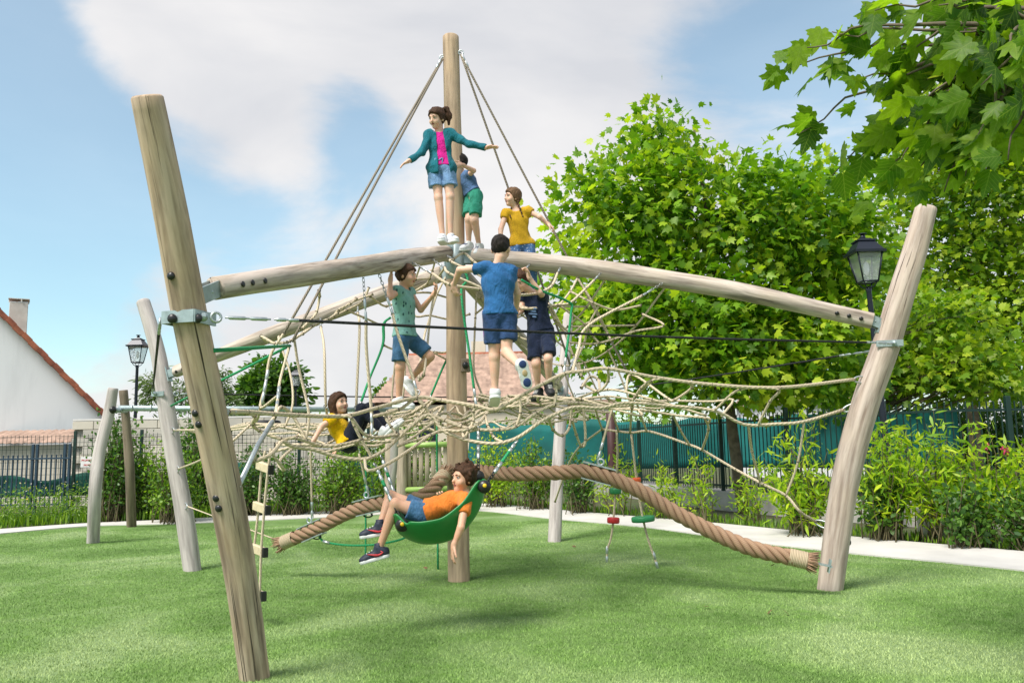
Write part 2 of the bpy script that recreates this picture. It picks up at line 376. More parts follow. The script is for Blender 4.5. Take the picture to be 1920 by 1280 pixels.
_v1 = _B.math('LESS_THAN', _ax, 0.012); _fr = _B.math('FRACT', _B.math('MULTIPLY', _B.math('SUBTRACT', _sx.outputs['Y'], _B.math('MULTIPLY', _ax, 0.85)), 6.5)); _v2 = _B.math('LESS_THAN', _fr, 0.09); _vn = _B.math('MAXIMUM', _v1, _v2)
_nz = _B.noise(_B.coord('Object'), 4, 4); _cc = _B.mix(_B.math('MULTIPLY', _vn, 0.45), _B.mix(_B.ramp(_nz, [(0.35, 0.35), (0.65, 0.0)]), _rp.outputs[0], (0.03,0.08,0.01)), (0.36,0.46,0.10))
_t.links.new(_cc, _B.p.inputs['Base Color']); _tm = [n for n in _t.nodes if n.type == 'MIX' and n.blend_type == 'MULTIPLY'][0]; _t.links.new(_cc, _tm.inputs['A']); _B.bump(_B.math('SUBTRACT', 1.0, _vn), 0.4, 0.01); _B.set(Roughness=0.5)
M['leaf_lance'] = leafmat('leaf_lance', (0.12,0.26,0.012), (0.30,0.48,0.02), (0.54,0.64,0.03), 0.5)
M['leaf_dark'] = leafmat('leaf_dark', (0.025,0.08,0.015), (0.065,0.16,0.02), (0.13,0.26,0.03), 0.35)
M['leaf_mid'] = leafmat('leaf_mid', (0.05,0.13,0.015), (0.14,0.28,0.02), (0.28,0.44,0.03), 0.4)
M['leaf_willow'] = leafmat('leaf_willow', (0.07,0.12,0.05), (0.13,0.20,0.07), (0.2,0.28,0.1), 0.35)
M['flower'] = leafmat('flower', (0.45,0.45,0.38), (0.6,0.58,0.5), (0.6,0.42,0.03), 0.3)
# turf
b = NB('turf'); w = b.coord('World'); n1 = b.noise(w, 0.55, 4, 0.5, 0.5); n2 = b.noise(w, 60, 3, 0.7); n3 = b.noise(w, 6, 4, 0.6)
c = b.ramp(n1, [(0.36, (0.10,0.19,0.04)), (0.50, (0.17,0.29,0.08)), (0.64, (0.29,0.40,0.18))])
c = b.mix(b.ramp(n3, [(0.38, 0.0), (0.70, 0.5)]), c, (0.20,0.28,0.11))
c = b.mix(b.ramp(n2, [(0.3, 0.6), (0.6, 0.0)]), c, (0.04,0.09,0.02))
b.base(c); b.set(Roughness=0.85); b.p.inputs['Specular IOR Level'].default_value = 0.15; b.bump(n2, 0.8, 0.02); M['turf'] = b.m
b = NB('turf_blade'); w = b.coord('World'); n1 = b.noise(w, 0.55, 4, 0.5, 0.5); n3 = b.noise(w, 6, 4, 0.6); a = b.n.new('ShaderNodeAttribute'); a.attribute_name = 'rnd'
c = b.ramp(n1, [(0.36, (0.12,0.235,0.05)), (0.50, (0.225,0.375,0.095)), (0.64, (0.39,0.50,0.215))])
c = b.mix(b.ramp(n3, [(0.38, 0.0), (0.70, 0.5)]), c, (0.29,0.40,0.17))
c = b.mix(a.outputs['Fac'], b.mix(1.0, c, (0.6,0.65,0.5), 'MULTIPLY'), b.mix(1.0, c, (1.25,1.2,1.2), 'MULTIPLY'))
b.base(c); b.set(Roughness=0.7); b.p.inputs['Specular IOR Level'].default_value = 0.2; M['blade'] = b.m
b = NB('soil'); w = b.coord('World'); n1 = b.noise(w, 1.2, 5); n2 = b.noise(w, 14, 5)
c = b.ramp(n1, [(0.35, (0.06,0.045,0.028)), (0.52, (0.05,0.075,0.02)), (0.7, (0.07,0.12,0.03))]); c = b.mix(b.ramp(n2, [(0.4,0.0),(0.7,0.7)]), c, (0.09,0.07,0.04))
b.base(c); b.set(Roughness=0.95); b.bump(n2, 0.8, 0.05); M['soil'] = b.m
b = NB('asphalt'); n1 = b.noise(b.coord('World'), 3, 5); b.base(b.ramp(n1, [(0.3,(0.10,0.10,0.10)),(0.7,(0.16,0.155,0.15))])); b.set(Roughness=0.9); M['asphalt'] = b.m
# ---------------------------------------------------------------- ground, turf, path
g = 400.0
solo('ground', (np.array([(-g,-60,-0.012),(g,-60,-0.012),(g,2*g,-0.012),(-g,2*g,-0.012)]), [(0,1,2,3)]), M['soil'], kind='structure')
NEAR = [(-60,1007),(0,1001),(162,987),(300,983),(406,979),(551,973),(677,967),(800,960),(902,958),(1027,972),(1192,987),(1320,1004),(1400,1016),(1603,1039),(1760,1054),(1920,1071),(2040,1084)]
FAR = [(-60,998),(0,993),(162,982),(300,976),(406,971),(551,963),(677,957),(800,949),(907,945),(1037,956),(1130,964),(1320,980),(1414,989),(1603,1008),(1760,1022),(1920,1036),(2040,1048)]
nearP = catmull([gz(*p) for p in NEAR], 5); farP = catmull([gz(*p) for p in FAR], 5)
nearP = np.vstack([nearP[0]+np.array([-14,-4.5,0]), nearP, nearP[-1]+np.array([10,-9,0])])
farP = np.vstack([farP[0]+np.array([-14,-4.3,0]), farP, farP[-1]+np.array([11.5,-9,0])])
tv = [(p[0], p[1], 0.0) for p in nearP]; tv += [(30,-14,0), (-30,-14,0)]
solo('turf', (np.array(tv), [tuple(range(len(tv)))[::-1]]), M['turf'], kind='structure', smooth=False)
pv = []; pf = []
for i in range(len(nearP)):
    a, c = nearP[i], farP[i]; pv += [(a[0],a[1],-0.01), (a[0],a[1],0.018), (c[0],c[1],0.022), (c[0],c[1],-0.01)]
    if i:
        k = 4*i
        for j in range(3): pf.append((k-4+j, k+j, k+j+1, k-4+j+1))
solo('path', (np.array(pv), pf), M['concrete'], kind='structure', smooth=False)
# street beyond the fence
st = [(1.0,33),(4.6,20.2),(6.0,17.0),(7.8,14.8),(12,14.8),(12,18.5),(9.6,18.5),(8,20.5),(5.2,34)]
solo('street', (np.array([(x,y,-0.004) for x,y in st]), [tuple(range(len(st)))]), M['asphalt'], kind='structure', smooth=False)

# artificial grass blades
NBL = 430000
def turf_ok(X, Y):
    yl = np.interp(X, *zip(*sorted([(p[0], p[1]) for p in nearP]))); return Y < yl-0.03
Yd = 4.3+(rng.random(NBL*2)**1.75)*12.0
Xd = (rng.random(NBL*2)*2-1)*(Yd*0.66+0.4)
ok = turf_ok(Xd, Yd); Xd, Yd = Xd[ok][:NBL], Yd[ok][:NBL]; n = len(Xd)
ln = rng.uniform(0.008, 0.019, n); wd = rng.uniform(0.0013, 0.0028, n)*(1+Yd*0.07); ang = rng.random(n)*6.283; tl = rng.random(n)*6.283; tm = rng.uniform(0.1, 1.1, n)*ln
V = np.zeros((n,3,3)); V[:,0] = np.stack([Xd-wd*np.cos(ang), Yd-wd*np.sin(ang), np.full(n, -0.001)], -1)
V[:,1] = np.stack([Xd+wd*np.cos(ang), Yd+wd*np.sin(ang), np.full(n, -0.001)], -1)
V[:,2] = np.stack([Xd+tm*np.cos(tl), Yd+tm*np.sin(tl), ln], -1)
rn = rng.random(n); rn3 = np.repeat(rn, 3).reshape(n,3); rn3[:,2] = np.minimum(1, rn3[:,2]+0.3)
go = solo('turf_grass', (V.reshape(-1,3), np.arange(n*3).reshape(n,3), None, {'rnd': rn3.ravel()}), M['blade'], kind='stuff', smooth=False)
tag(go, 'short green artificial grass pile covering the playground', 'grass')
# ---------------------------------------------------------------- climbing frame
def log(P, r, seed=0, sides=22, amp=0.05, n=9):
    P = catmull(P, n) if len(P) > 2 else np.linspace(P[0], P[1], 26); r0 = np.random.default_rng(seed); ph = r0.random(8)*6.28; fr = r0.uniform(1.0, 5.0, 8); m = r0.integers(1, 4, 8)
    def rf(th, s):
        o = 1+0*th+0*s
        for k in range(8): o = o+amp*0.32*np.sin(m[k]*th+fr[k]*s+ph[k])
        return o
    T = unit(P[1]-P[0]); P = np.vstack([P[0], P[0]+T*0.004, P[1:-1], P[-1]-unit(P[-1]-P[-2])*0.012, P[-1]])
    rr = np.interp(np.linspace(0,1,len(P)), np.linspace(0,1,len(r)), r) if np.ndim(r) else np.full(len(P), r); rr = rr.copy(); rr[-1] *= 0.9
    V, F, uv, a = tube(P, rr, sides, True, rf); return V, F, uv, a
MB = gz(861,1088); YM = MB[1]
frame = Thing('climbing_structure', 'tall timber climbing frame of leaning logs, beams and a central mast on turf', 'climbing frame', MB)
def mk_px(a, Y): return at(a[0], a[1], Y)
mastP = [MB-np.array([0,0,.05]), at(858,900,YM), at(856,700,YM), at(853,400,YM), at(848,200,YM), at(845,68,YM)]
frame.add('mast', log(mastP, [0.119,0.117,0.113,0.106,0.098,0.092], 3, 24, 0.03), M['mast_wood'])
mastaxis = lambda z: np.array([np.interp(z, [p[2] for p in mastP], [p[0] for p in mastP]), np.interp(z, [p[2] for p in mastP], [p[1] for p in mastP]), z])
def pole_pts(base_px, pts):
    B = gz(*base_px); d = B-MB; d[2] = 0; d = unit(d); nrm = np.array([-d[1], d[0], 0])
    P = [B-np.array([0,0,.06])]
    for p in pts: P.append(onplane(p[0], p[1], B, nrm))
    return np.array(P), d
PA, dA = pole_pts((481,1268), [(452,1085),(424,925),(392,770),(359,610),(324,420),(275,180)])
PB, dB = pole_pts((1553,1104), [(1570,1000),(1590,880),(1622,760),(1660,650),(1693,540),(1715,470),(1737,388)])
PC, dC = pole_pts((362,1069), [(345,960),(327,860),(310,750),(300,680),(285,620),(268,564)])
PD, dD = pole_pts((1039,1015), [(1046,880),(1053,760),(1060,660),(1066,588)])
poles = {}
for k, P, r, mt, lab in (('A', PA, [0.094,0.094,0.1,0.1,0.098,0.095,0.083], 'pole_gold', 'golden brown leaning log with long drying crack'),
                    ('B', PB, [0.115,0.125,0.132,0.128,0.128,0.12,0.112,0.1], 'pole_grey', 'thick crooked grey log bending outward'),
                    ('C', PC, [0.105,0.107,0.104,0.10,0.097,0.09,0.085], 'pole_pale', 'slender pale grey log'),
                    ('D', PD, [0.098,0.098,0.093,0.088,0.08], 'pole_pale', 'pale grey log behind the net')):
    poles[k] = frame.add('pole', log(P, r, ord(k), 24, 0.035), M[mt], label=lab)
def cap(p, n, r, parent, name='bolt_cap', h=0.018):
    ax = basis(n); V, F = ball(p, (r, h, r), ax, 12, 6); return frame.add(name, (V, F), M['black_cap'], parent)
def view_front(p, r):    # point on the log surface facing the camera side
    d = CAM-np.asarray(p); d[2] = 0; d = unit(d); return np.asarray(p)+d*r, d
def polepoint(P, py):    # centreline point whose projection has the given py
    Q = catmull(P, 30); ys = np.array([proj(q)[1] for q in Q]); i = np.argmin(abs(ys-py)); return Q[i]
for k, P, r, lst in (('A', PA, 0.102, [(322,518),(366,774),(373,795),(406,933),(411,952)]),):
    for (px, py) in lst:
        q = polepoint(P, py); e, d = view_front(q, r*0.93); s = at(px, py, e[1]); off = np.array([s[0]-q[0], 0, 0]); off = off*min(1, 0.085/max(1e-6, np.linalg.norm(off)))
        depth = math.sqrt(max(1e-4, r*r-off[0]**2)); c = np.array([q[0]+off[0], q[1]-depth*1.0, s[2]]); cap(c, unit(c-q-np.array([0,0,c[2]-q[2]])), 0.024, poles['A'])
for (px, py) in ((1691,1020),):
    q = polepoint(PB, py-5); cap(q+np.array([0.115,-0.03,0]), (1,-.3,0), 0.03, poles['B'])
# beams
BAa, BAb = at(402,541,PA[4][1]+0.30), mastaxis(3.42)+np.array([-0.10,-0.14,0.15])
BBa, BBb = at(1636,602,polepoint(PB,615)[1]+0.02), mastaxis(3.42)+np.array([0.20,-0.02,0.13])
BCa, BCb = at(330,697,polepoint(PC,690)[1]-0.03), mastaxis(3.38)+np.array([-0.15,0.06,0.0])
BDa, BDb = at(1046,722,polepoint(PD,720)[1]-0.2), mastaxis(3.38)+np.array([0.06,0.16,0.0])
beams = {}
def beam(key, a, b, r, seed, mid=0.0):
    m1 = a+(b-a)*0.35+np.array([0,0,mid]); m2 = a+(b-a)*0.7+np.array([0,0,mid*0.9])
    beams[key] = frame.add('beam', log([a, m1, m2, b], r, seed, 20, 0.06, 10), M['beam_wood']); return np.array([a, m1, m2, b])
bA = beam('A', BAa, BAb, [0.072,0.088,0.094,0.09], 11, 0.0); bB = beam('B', BBa, BBb, [0.075,0.094,0.104,0.098], 12, 0.09)
bC = beam('C', BCa, BCb, [0.075,0.092,0.096,0.09], 13, 0.03); bD = beam('D', BDa, BDb, [0.075,0.092,0.096,0.09], 14, 0.04)
def on_beam(bp, px):
    Q = catmull(bp, 40); xs = np.array([proj(q)[0] for q in Q]); return Q[np.argmin(abs(xs-px))]
for key, bp, xs in (('A', bA, (437,456,475,832,842,852)), ('B', bB, (910,1565,1588,1611)), ('C', bC, (338,350)), ('D', bD, ())):
    for x in xs:
        q = on_beam(bp, x); T = unit(bp[-1]-bp[0]); d = CAM-q; d = d-T*np.dot(d, T); d = unit(d); cap(q+d*(0.084 if 430 < x < 900 else 0.082), d, 0.021, beams[key], h=0.008)
# end brackets: galvanised plates between beam end and pole / mast
def bracket(a, b, w=0.05, t=0.006, nm='bracket'):
    ax = basis(b-a); L_ = np.linalg.norm(b-a)/2; gs = []
    for s in (-1, 1): gs.append(box((a+b)/2+ax[0]*s*0.035, (t, L_, w), ax))
    gs.append(ball((a+b)/2+ax[0]*0.0, (0.05, 0.022, 0.022), ax, 8, 6)); gs.append(box(b, (0.055, t, w*1.9), basis(b-a)))
    return frame.add(nm, merge(gs), M['galv_blue'], smooth=False)
for bp, P, r in ((bA, PA, 0.1), (bB, PB, 0.12), (bC, PC, 0.1), (bD, PD, 0.085)):
    q = catmull(P, 30); i = np.argmin(np.linalg.norm(q-(bp[0]+np.array([0,0,-0.02])), axis=1)); bt = unit(bp[0]-bp[1])
    tgt = q[i]; dist = np.linalg.norm(tgt-bp[0]); dr = unit(tgt-bp[0]); bracket(bp[0]-dr*0.04, tgt-dr*(r*0.92))
for bp in (bA, bB, bC, bD):
    m = mastaxis(bp[-1][2]); dr = unit((bp[-1]-m)*np.array([1,1,0])); bracket(bp[-1]-unit(bp[-1]-bp[0])*0.05, m+dr*0.10, 0.075, 0.007)
collar = tube(np.array([mastaxis(3.28), mastaxis(3.29), mastaxis(3.68), mastaxis(3.69)]), [0.10,0.113,0.113,0.10], 20)
frame.add('collar', collar, M['galv_blue'])
# mast knob and recess, top eyes
q = at(873,685,YM-0.10); kb = frame.add('recess', box(q, (0.05,0.03,0.075), bev=0.01), M['brown_wood'], smooth=False); frame.add('knob', ball(q+np.array([0,-.035,0]), (0.035,0.03,0.04)), M['black_cap'])
TL, TR = at(829,108,YM-0.03), at(864,99,YM-0.03)
for q in (TL, TR): frame.add('eye_bolt', merge([torus(q, 0.03, 0.008, (0,1,0), 12, 6), seg(q, [mastaxis(q[2])[0], mastaxis(q[2])[1], q[2]+.03], 0.011)[:2]]), M['galv'])
for z_, dx in ((5.72,-0.0),(5.62,0.0)): pass
# pole A clamp plate and the other cable brackets
def clamp(P, r, py, d, wz=0.035):
    q = polepoint(P, py); side = np.array([-d[1], d[0], 0]); ax = np.array([side, d, np.array([0,0,1.0])])
    gs = [box(q+d*(r*1.06), (r*1.05, 0.006, wz), ax)]
    for s in (-1, 1): gs.append(box(q+side*s*r*1.06+d*(r*0.1), (0.006, r*0.98, wz), ax)); gs.append(ball(q+side*s*(r+0.02)+d*r*0.4, 0.026, None, 8, 6))
    return q, side, frame.add('cable_clamp', merge(gs), M['galv_blue'], smooth=False)
qA, sA, _ = clamp(PA, 0.1, 597, dA, 0.036); qB, sB, _ = clamp(PB, 0.122, 645, dB, 0.03); qC, sC, _ = clamp(PC, 0.1, 738, dC, 0.03); qD, sD, _ = clamp(PD, 0.088, 742, dD, 0.03)
for dx in (-0.075, 0.085): cap(at(345+dx*300, 597, qA[1]-0.112), (0,-1,0), 0.028, poles['A'], h=0.016)
def staple(P, r, px, py, tgt):
    q = polepoint(P, py); d = unit(np.asarray(tgt)-q); s = q+d*r*0.9; e = s+d*0.10; up = np.array([0,0,0.032])
    P_ = catmull([s+up-d*.02, s+up*0.9+d*0.05, e+up*0.3, e-up*0.5, s-up+d*0.05, s-up-d*.02], 4)
    frame.add('staple', tube(P_, 0.009, 6), M['galv']); return e
# ---------------------------------------------------------------- cables, ropes and nets
def fitting(th, a, b, name='turnbuckle', r=0.014, parent=None):
    a = np.asarray(a); b = np.asarray(b); P = a+(b-a)*np.array([0,0.06,0.1,0.42,0.46,0.54,0.58,0.9,0.94,1])[:,None]
    return th.add(name, tube(P, np.array([.5,.5,1,1,.55,.55,1,1,.5,.5])*r*0.82, 8), M['galv'], parent)
def cable(label, a, b, r=0.0095):
    th = Thing('tension_cable', label, 'cable', np.minimum(a, b)); u = unit(b-a); L_ = np.linalg.norm(b-a); f = 0.52
    th.add('cable', tube(np.linspace(a+u*f, b-u*f, 24)-np.array([0,0,1])*0.02*np.sin(np.linspace(0,np.pi,24))[:,None], r, 8), M['rope_black'])
    for s, e in ((a, a+u*f), (b, b-u*f)):
        w = unit(e-s); fitting(th, s+w*0.10, s+w*0.36); fitting(th, s+w*0.38, e+w*0.02, 'ferrule', r*1.5)
        th.add('shackle', torus(s+w*0.05, 0.028, 0.008, np.cross(w, (0,0,1)), 12, 6), M['galv'])
    return th
cable('long black cable strung across the front of the frame between golden and crooked poles', at(388,594,qA[1]-0.09), at(1690,644,qB[1]-0.10))
cable('black cable running from the golden pole back to the slender pale pole', at(300,603,qA[1]+0.03), at(286,733,qC[1]-0.10))
cable('thin black cable across the back between the two pale poles', at(322,738,qC[1]-0.03), at(1050,744,qD[1]-0.05))
cable('black cable from the crooked pole back to the far pale pole', at(1655,655,qB[1]+0.06), at(1075,740,qD[1]-0.03))

net = Thing('climbing_net', 'tangled beige rope climbing net hung between the timber beams and poles', 'net', (MB[0], MB[1], 1.25))
clips = []
c2 = (660,440,3.7646); c5 = (640,680,3.2); c6 = (380,560,4.2675); c9 = (960,640,2.6662); c8 = (380,760,3.2); c3 = (560,700,3.2); c7 = (880,760,4.0)
def tr(c, pts): return np.array([at(c[0]+p[0]/c[2], c[1]+p[1]/c[2], p[2]) for p in pts])
RR = 0.0135
ROPES = []
def nrope(P, r=RR, clip=True, mat='rope', name='rope'):
    P = np.asarray(P, float); ROPES.append([P, r, clip, mat, name]); return P
def flush_ropes():
    cur = [catmull(R_[0], 7) for R_ in ROPES]; allp = np.vstack(cur); own = np.concatenate([np.full(len(c), i) for i, c in enumerate(cur)])
    bs = np.vstack([catmull(b_, 25)-np.array([0,0,0.07]) for b_ in (bA, bB, bC)]); allp = np.vstack([allp, bs]); own = np.concatenate([own, np.full(len(bs), -1)])
    px = np.array([proj(q) for q in allp])
    hard = np.array(FIXED)
    for i, R_ in enumerate(ROPES):
        P = R_[0].copy()
        if R_[3] != 'rope': continue
        for e in (0, -1):
            if len(hard) and np.min(np.linalg.norm(hard-P[e], axis=1)) < 0.06: continue
            m = own != i; d3 = np.linalg.norm(allp-P[e], axis=1); d2 = np.linalg.norm(px-np.array(proj(P[e])), axis=1)
            cost = np.where(m, d2/180+d3*0.55, 9e9); k = np.argmin(cost)
            if d3[k] < 0.9:
                if np.linalg.norm(allp[k]-P[e]) > 0.18: P = np.vstack([allp[k], P]) if e == 0 else np.vstack([P, allp[k]])
                else: P[e] = allp[k]
        R_[0] = P
    for P, r, clip, mat, name in ROPES:
        net.add(name, tube(catmull(P, 3 if len(P) > 28 else 7), r, 8), M[mat])
        if mat == 'rope':
            rg = range(len(P)) if len(P) > 1 else ()
            for i in rg:
                if (not clip and 0 < i < len(P)-1) or len(P) > 28: continue
                t = unit(P[min(i+1,len(P)-1)]-P[max(i-1,0)]); clips.append((P[i], t))
FIXED = []
SB1 = staple(PB, 0.125, 1625, 712, at(1300,705,7.6)); SB2 = staple(PB, 0.127, 1602, 757, at(1500,790,8.2)); SB3 = staple(PB, 0.13, 1552, 993, at(1480,960,8.4))
SA1 = staple(PA, 0.1, 430, 770, at(560,778,6.0)); SC1 = staple(PC, 0.1, 340, 806, at(480,790,8)); SC2 = staple(PC, 0.1, 346, 882, at(420,840,8)); SC3 = staple(PC, 0.1, 362, 946, at(430,975,9))
def taut(P, end):      # rope with a silver sleeve into a staple
    P = np.vstack([P, end]); u = unit(P[-2]-P[-1]); fitting(net, P[-1]-u*0.02, P[-1]+u*0.24, 'ferrule', 0.016); FIXED.append(P[-1]); return P
# front edges
front = np.vstack([tr(c6, [(360,905,5.62),(560,920,5.9),(760,930,6.15),(1000,940,6.4),(1180,930,6.6),(1400,870,6.8)]), tr(c5, [(455,208,7.0),(600,225,7.0),(800,257,6.95),(915,282,6.93),(1000,240,6.98),(1100,185,7.05),(1210,125,7.12),(1340,65,7.2),(1450,50,7.25),(1600,35,7.3)]), tr(c9, [(720,180,7.4),(1000,215,7.45),(1340,230,7.55)])])
FR = nrope(taut(np.vstack([SA1+unit(front[0]-SA1)*0.02, front]), SB1), 0.0158); fitting(net, SA1-unit(front[0]-SA1)*0.02, SA1+unit(front[0]-SA1)*0.22, 'ferrule', 0.016)
FIXED += [SA1+unit(front[0]-SA1)*0.02, SC1, SC2, SC3, TL, TR, at(400,657,polepoint(PA,657)[1]), at(318,762,polepoint(PC,762)[1]), at(520,1012,9.56)]
low = np.vstack([tr(c8, [(280,345,5.9),(390,305,6.0),(440,260,6.1),(480,215,6.2),(540,245,6.3),(660,262,6.4),(780,300,6.5),(900,320,6.55),(1000,315,6.6),(1100,260,6.7)]),
   tr(c5, [(300,490,6.85),(400,395,6.9),(525,308,7.0),(600,400,7.0),(690,440,6.98),(760,465,6.95),(900,485,6.93),(1000,470,6.95),(1080,435,7.0),(1200,350,7.1),(1300,300,7.2),(1400,265,7.3),(1560,270,7.4),(1700,240,7.5)]),
   tr(c9, [(760,320,7.6),(1010,345,7.7),(1160,415,7.75),(1320,412,7.8),(1460,400,7.85)])])
nrope(taut(low, SB2), 0.0155)
nrope(tr(c5, [(185,330,6.9),(345,280,6.95),(455,215,7.0),(530,300,7.02),(620,345,7.02),(720,382,7.02),(830,400,7.0),(950,400,7.0),(1050,380,7.02),(1170,300,7.1),(1280,250,7.2),(1420,240,7.4),(1590,262,7.6),(1760,225,7.8)]))
nrope(tr(c8, [(180,30,5.7),(310,60,6.0),(300,110,6.1),(340,150,6.2),(470,200,6.25),(560,195,6.3),(710,240,6.5),(830,235,6.6),(960,205,6.8),(1080,190,6.9),(1180,155,7.0)]))
nrope(tr(c8, [(290,340,5.95),(370,160,6.1),(430,70,6.2),(470,10,6.3),(540,60,6.4),(620,170,6.5)]), 0.013)
for pts in ([(340,260,6.98),(280,290,6.95),(268,330,6.93),(300,385,6.9),(345,432,6.88)], [(815,268,6.96),(790,292,6.97),(792,350,6.98),(740,455,6.97)], [(1070,215,7.02),(1075,300,7.02),(1058,378,7.02)],
            [(1340,75,7.2),(1290,130,7.2),(1290,180,7.2),(1270,245,7.2)], [(50,330,6.6),(80,380,6.6),(120,460,6.6),(185,555,6.65)], [(455,215,7.0),(500,262,7.0),(530,300,7.0)],
            [(690,280,7.3),(715,370,7.2),(735,460,7.0)], [(830,320,7.3),(880,380,7.1),(920,450,7.0),(970,460,6.95)], [(1600,40,7.3),(1600,110,7.4),(1540,170,7.5),(1440,150,7.6)],
            [(1450,130,7.7),(1490,85,7.7),(1540,100,7.7),(1570,180,7.6)], [(1760,215,7.6),(1800,150,7.5),(1860,105,7.4),(1920,100,7.4)], [(1250,330,7.3),(1270,400,7.5),(1325,435,7.6),(1370,380,7.7),(1400,280,7.6)],
            [(1380,340,7.8),(1410,430,7.9),(1440,500,8.0),(1465,460,8.0),(1440,280,7.9)], [(0,310,6.4),(60,330,6.5),(160,440,6.6),(340,435,6.9)]):
    nrope(tr(c5, pts), 0.0123)
# low web on the far side, between crooked pole and far pale pole
web = nrope(taut(tr(c9, [(450,438,10.0),(590,455,9.7),(690,450,9.4),(870,510,9.0),(950,542,8.8),(1120,640,8.5),(1260,715,8.2),(1370,770,8.05),(1440,850,7.95)]), SB3))
nrope(tr(c9, [(450,438,10.0),(340,525,10.8),(280,620,11.4),(215,800,11.95)]))
for pts in ([(810,340,8.2),(840,440,8.6),(890,515,8.95)], [(970,370,8.0),(982,440,8.3),(950,540,8.8)], [(1175,420,7.8),(1200,550,8.0),(1250,690,8.2)], [(1460,400,7.85),(1430,600,7.95),(1380,762,8.05)],
            [(620,310,8.8),(645,370,9.1),(678,430,9.4)], [(400,300,9.0),(430,380,9.6),(450,438,10.0)], [(470,330,9.0),(520,450,9.8)], [(720,180,7.4),(620,270,7.6),(600,330,7.9),(590,450,9.6)],
            [(600,165,8.2),(780,285,7.8),(815,290,7.7),(900,230,7.5),(880,205,7.45)], [(1030,300,7.6),(1140,240,7.5),(1330,240,7.5),(1290,300,7.6),(1225,335,7.7)], [(960,360,7.9),(700,290,8),(480,240,8.2),(300,290,8.4)]):
    nrope(tr(c9, pts), 0.0123)
# fan of ropes hung between the left beam and the right beam
def hook(bp, px, tgt, ch=0.16, tb=0.16):
    """chain and turnbuckle from the near lower side of a beam; returns where the rope starts"""
    q = on_beam(bp, px); d = unit(np.asarray(tgt)-q); T = unit(bp[-1]-bp[0]); n = d-T*np.dot(d, T); s = q+unit(n)*0.09
    e = s+d*ch; f = e+d*tb; net.add('chain', chain(s-d*0.02, e), M['chain']); fitting(net, e-d*0.015, f+d*0.015); FIXED.append(f); return f
def fan(left, pts, right):
    P = tr(c2, pts)
    if left: P = np.vstack([hook(bA, left, P[0]), P])
    if right: P = np.vstack([P, hook(bB, right, P[-1], 0.1, 0.12)])
    nrope(P)
fan(758, [(690,350,7.45),(900,385,7.5),(1040,410,7.6),(1180,425,7.7),(1320,410,8.0),(1410,360,8.2)], 1057)
fan(795, [(690,275,7.9),(920,380,7.9),(1060,480,7.9),(1180,520,7.95),(1330,515,8),(1450,495,8.1),(1540,480,8.15),(1650,380,8.3)], 1130)
fan(822, [(700,190,8.25),(870,270,8.2),(1000,330,8.15),(1160,325,8.25)], 1000)
fan(None, [(790,130,8.65),(860,190,8.5),(1000,300,8.3),(1160,480,8.1),(1250,590,8.0)], None)
def drop(bp, px, c, pts, ch=0.2, tb=0.16, end_tb=True, r=RR):
    P = tr(c, pts); P = np.vstack([hook(bp, px, P[0], ch, tb), P]); 
    if end_tb:
        u = unit(P[-1]-P[-2]); fitting(net, P[-1]-u*0.2, P[-1]+u*0.01, 'turnbuckle', 0.015)
        net.add('shackle', torus(P[-1]+u*0.03, 0.022, 0.006, np.cross(u, (0.3,0.2,1)), 10, 5), M['chain'])
    nrope(P, r, False)
drop(bA, 701, c2, [(320,690,7.1),(430,1010,7.05),(455,1090,7.02)], 0.26, 0.16)
drop(bA, 676, c6, [(1310,400,6.95),(1350,900,6.9),(1355,1085,6.85)], 0.2, 0.2)
drop(bA, 612, c6, [(970,330,8.2),(985,820,8.4)], 0.25, 0.1) if False else None
drop(bC, 606, c6, [(972,400,8.6),(985,835,8.5)], 0.22, 0.14); drop(bC, 676, c6, [(1255,250,8.6),(1230,845,8.4)], 0.2, 0.14)
drop(bB, 1245, c2, [(1670,640,7.9),(1600,800,7.6),(1545,935,7.3)], 0.2, 0.15)
for pts in ([(720,335,7.6),(770,560,7.5),(850,925,7.3)], [(610,330,9.2),(700,600,9),(720,840,8.8)]): nrope(tr(c6, pts), 0.0123, False)
# web on the right under the beam
for pts in ([(1590,305,8.6),(1540,400,8.4),(1460,495,8.2),(1390,540,8.1)], [(1400,500,8.4),(1500,690,8.5),(1560,850,8.4),(1620,1000,8.3)], [(1550,400,8.3),(1700,480,8.3),(1860,530,8.4),(2050,560,8.5)],
            [(1480,510,8.2),(1640,630,8.4),(1700,715,8.5),(1760,800,8.5)], [(1420,560,8.2),(1540,690,8.4),(1640,635,8.4),(1807,555,8.4),(2080,490,8.4)], [(1520,770,8.5),(1700,770,8.5),(1850,735,8.5),(2000,680,8.5),(2200,640,8.3)],
            [(1380,485,8.2),(1430,600,8.3),(1500,690,8.4)], [(1750,480,8.4),(1670,640,8.4),(1640,760,8.5),(1600,900,8.4)], [(1590,310,8.6),(1700,480,8.6),(1807,700,8.8)]):
    nrope(tr(c2, pts), 0.0112)
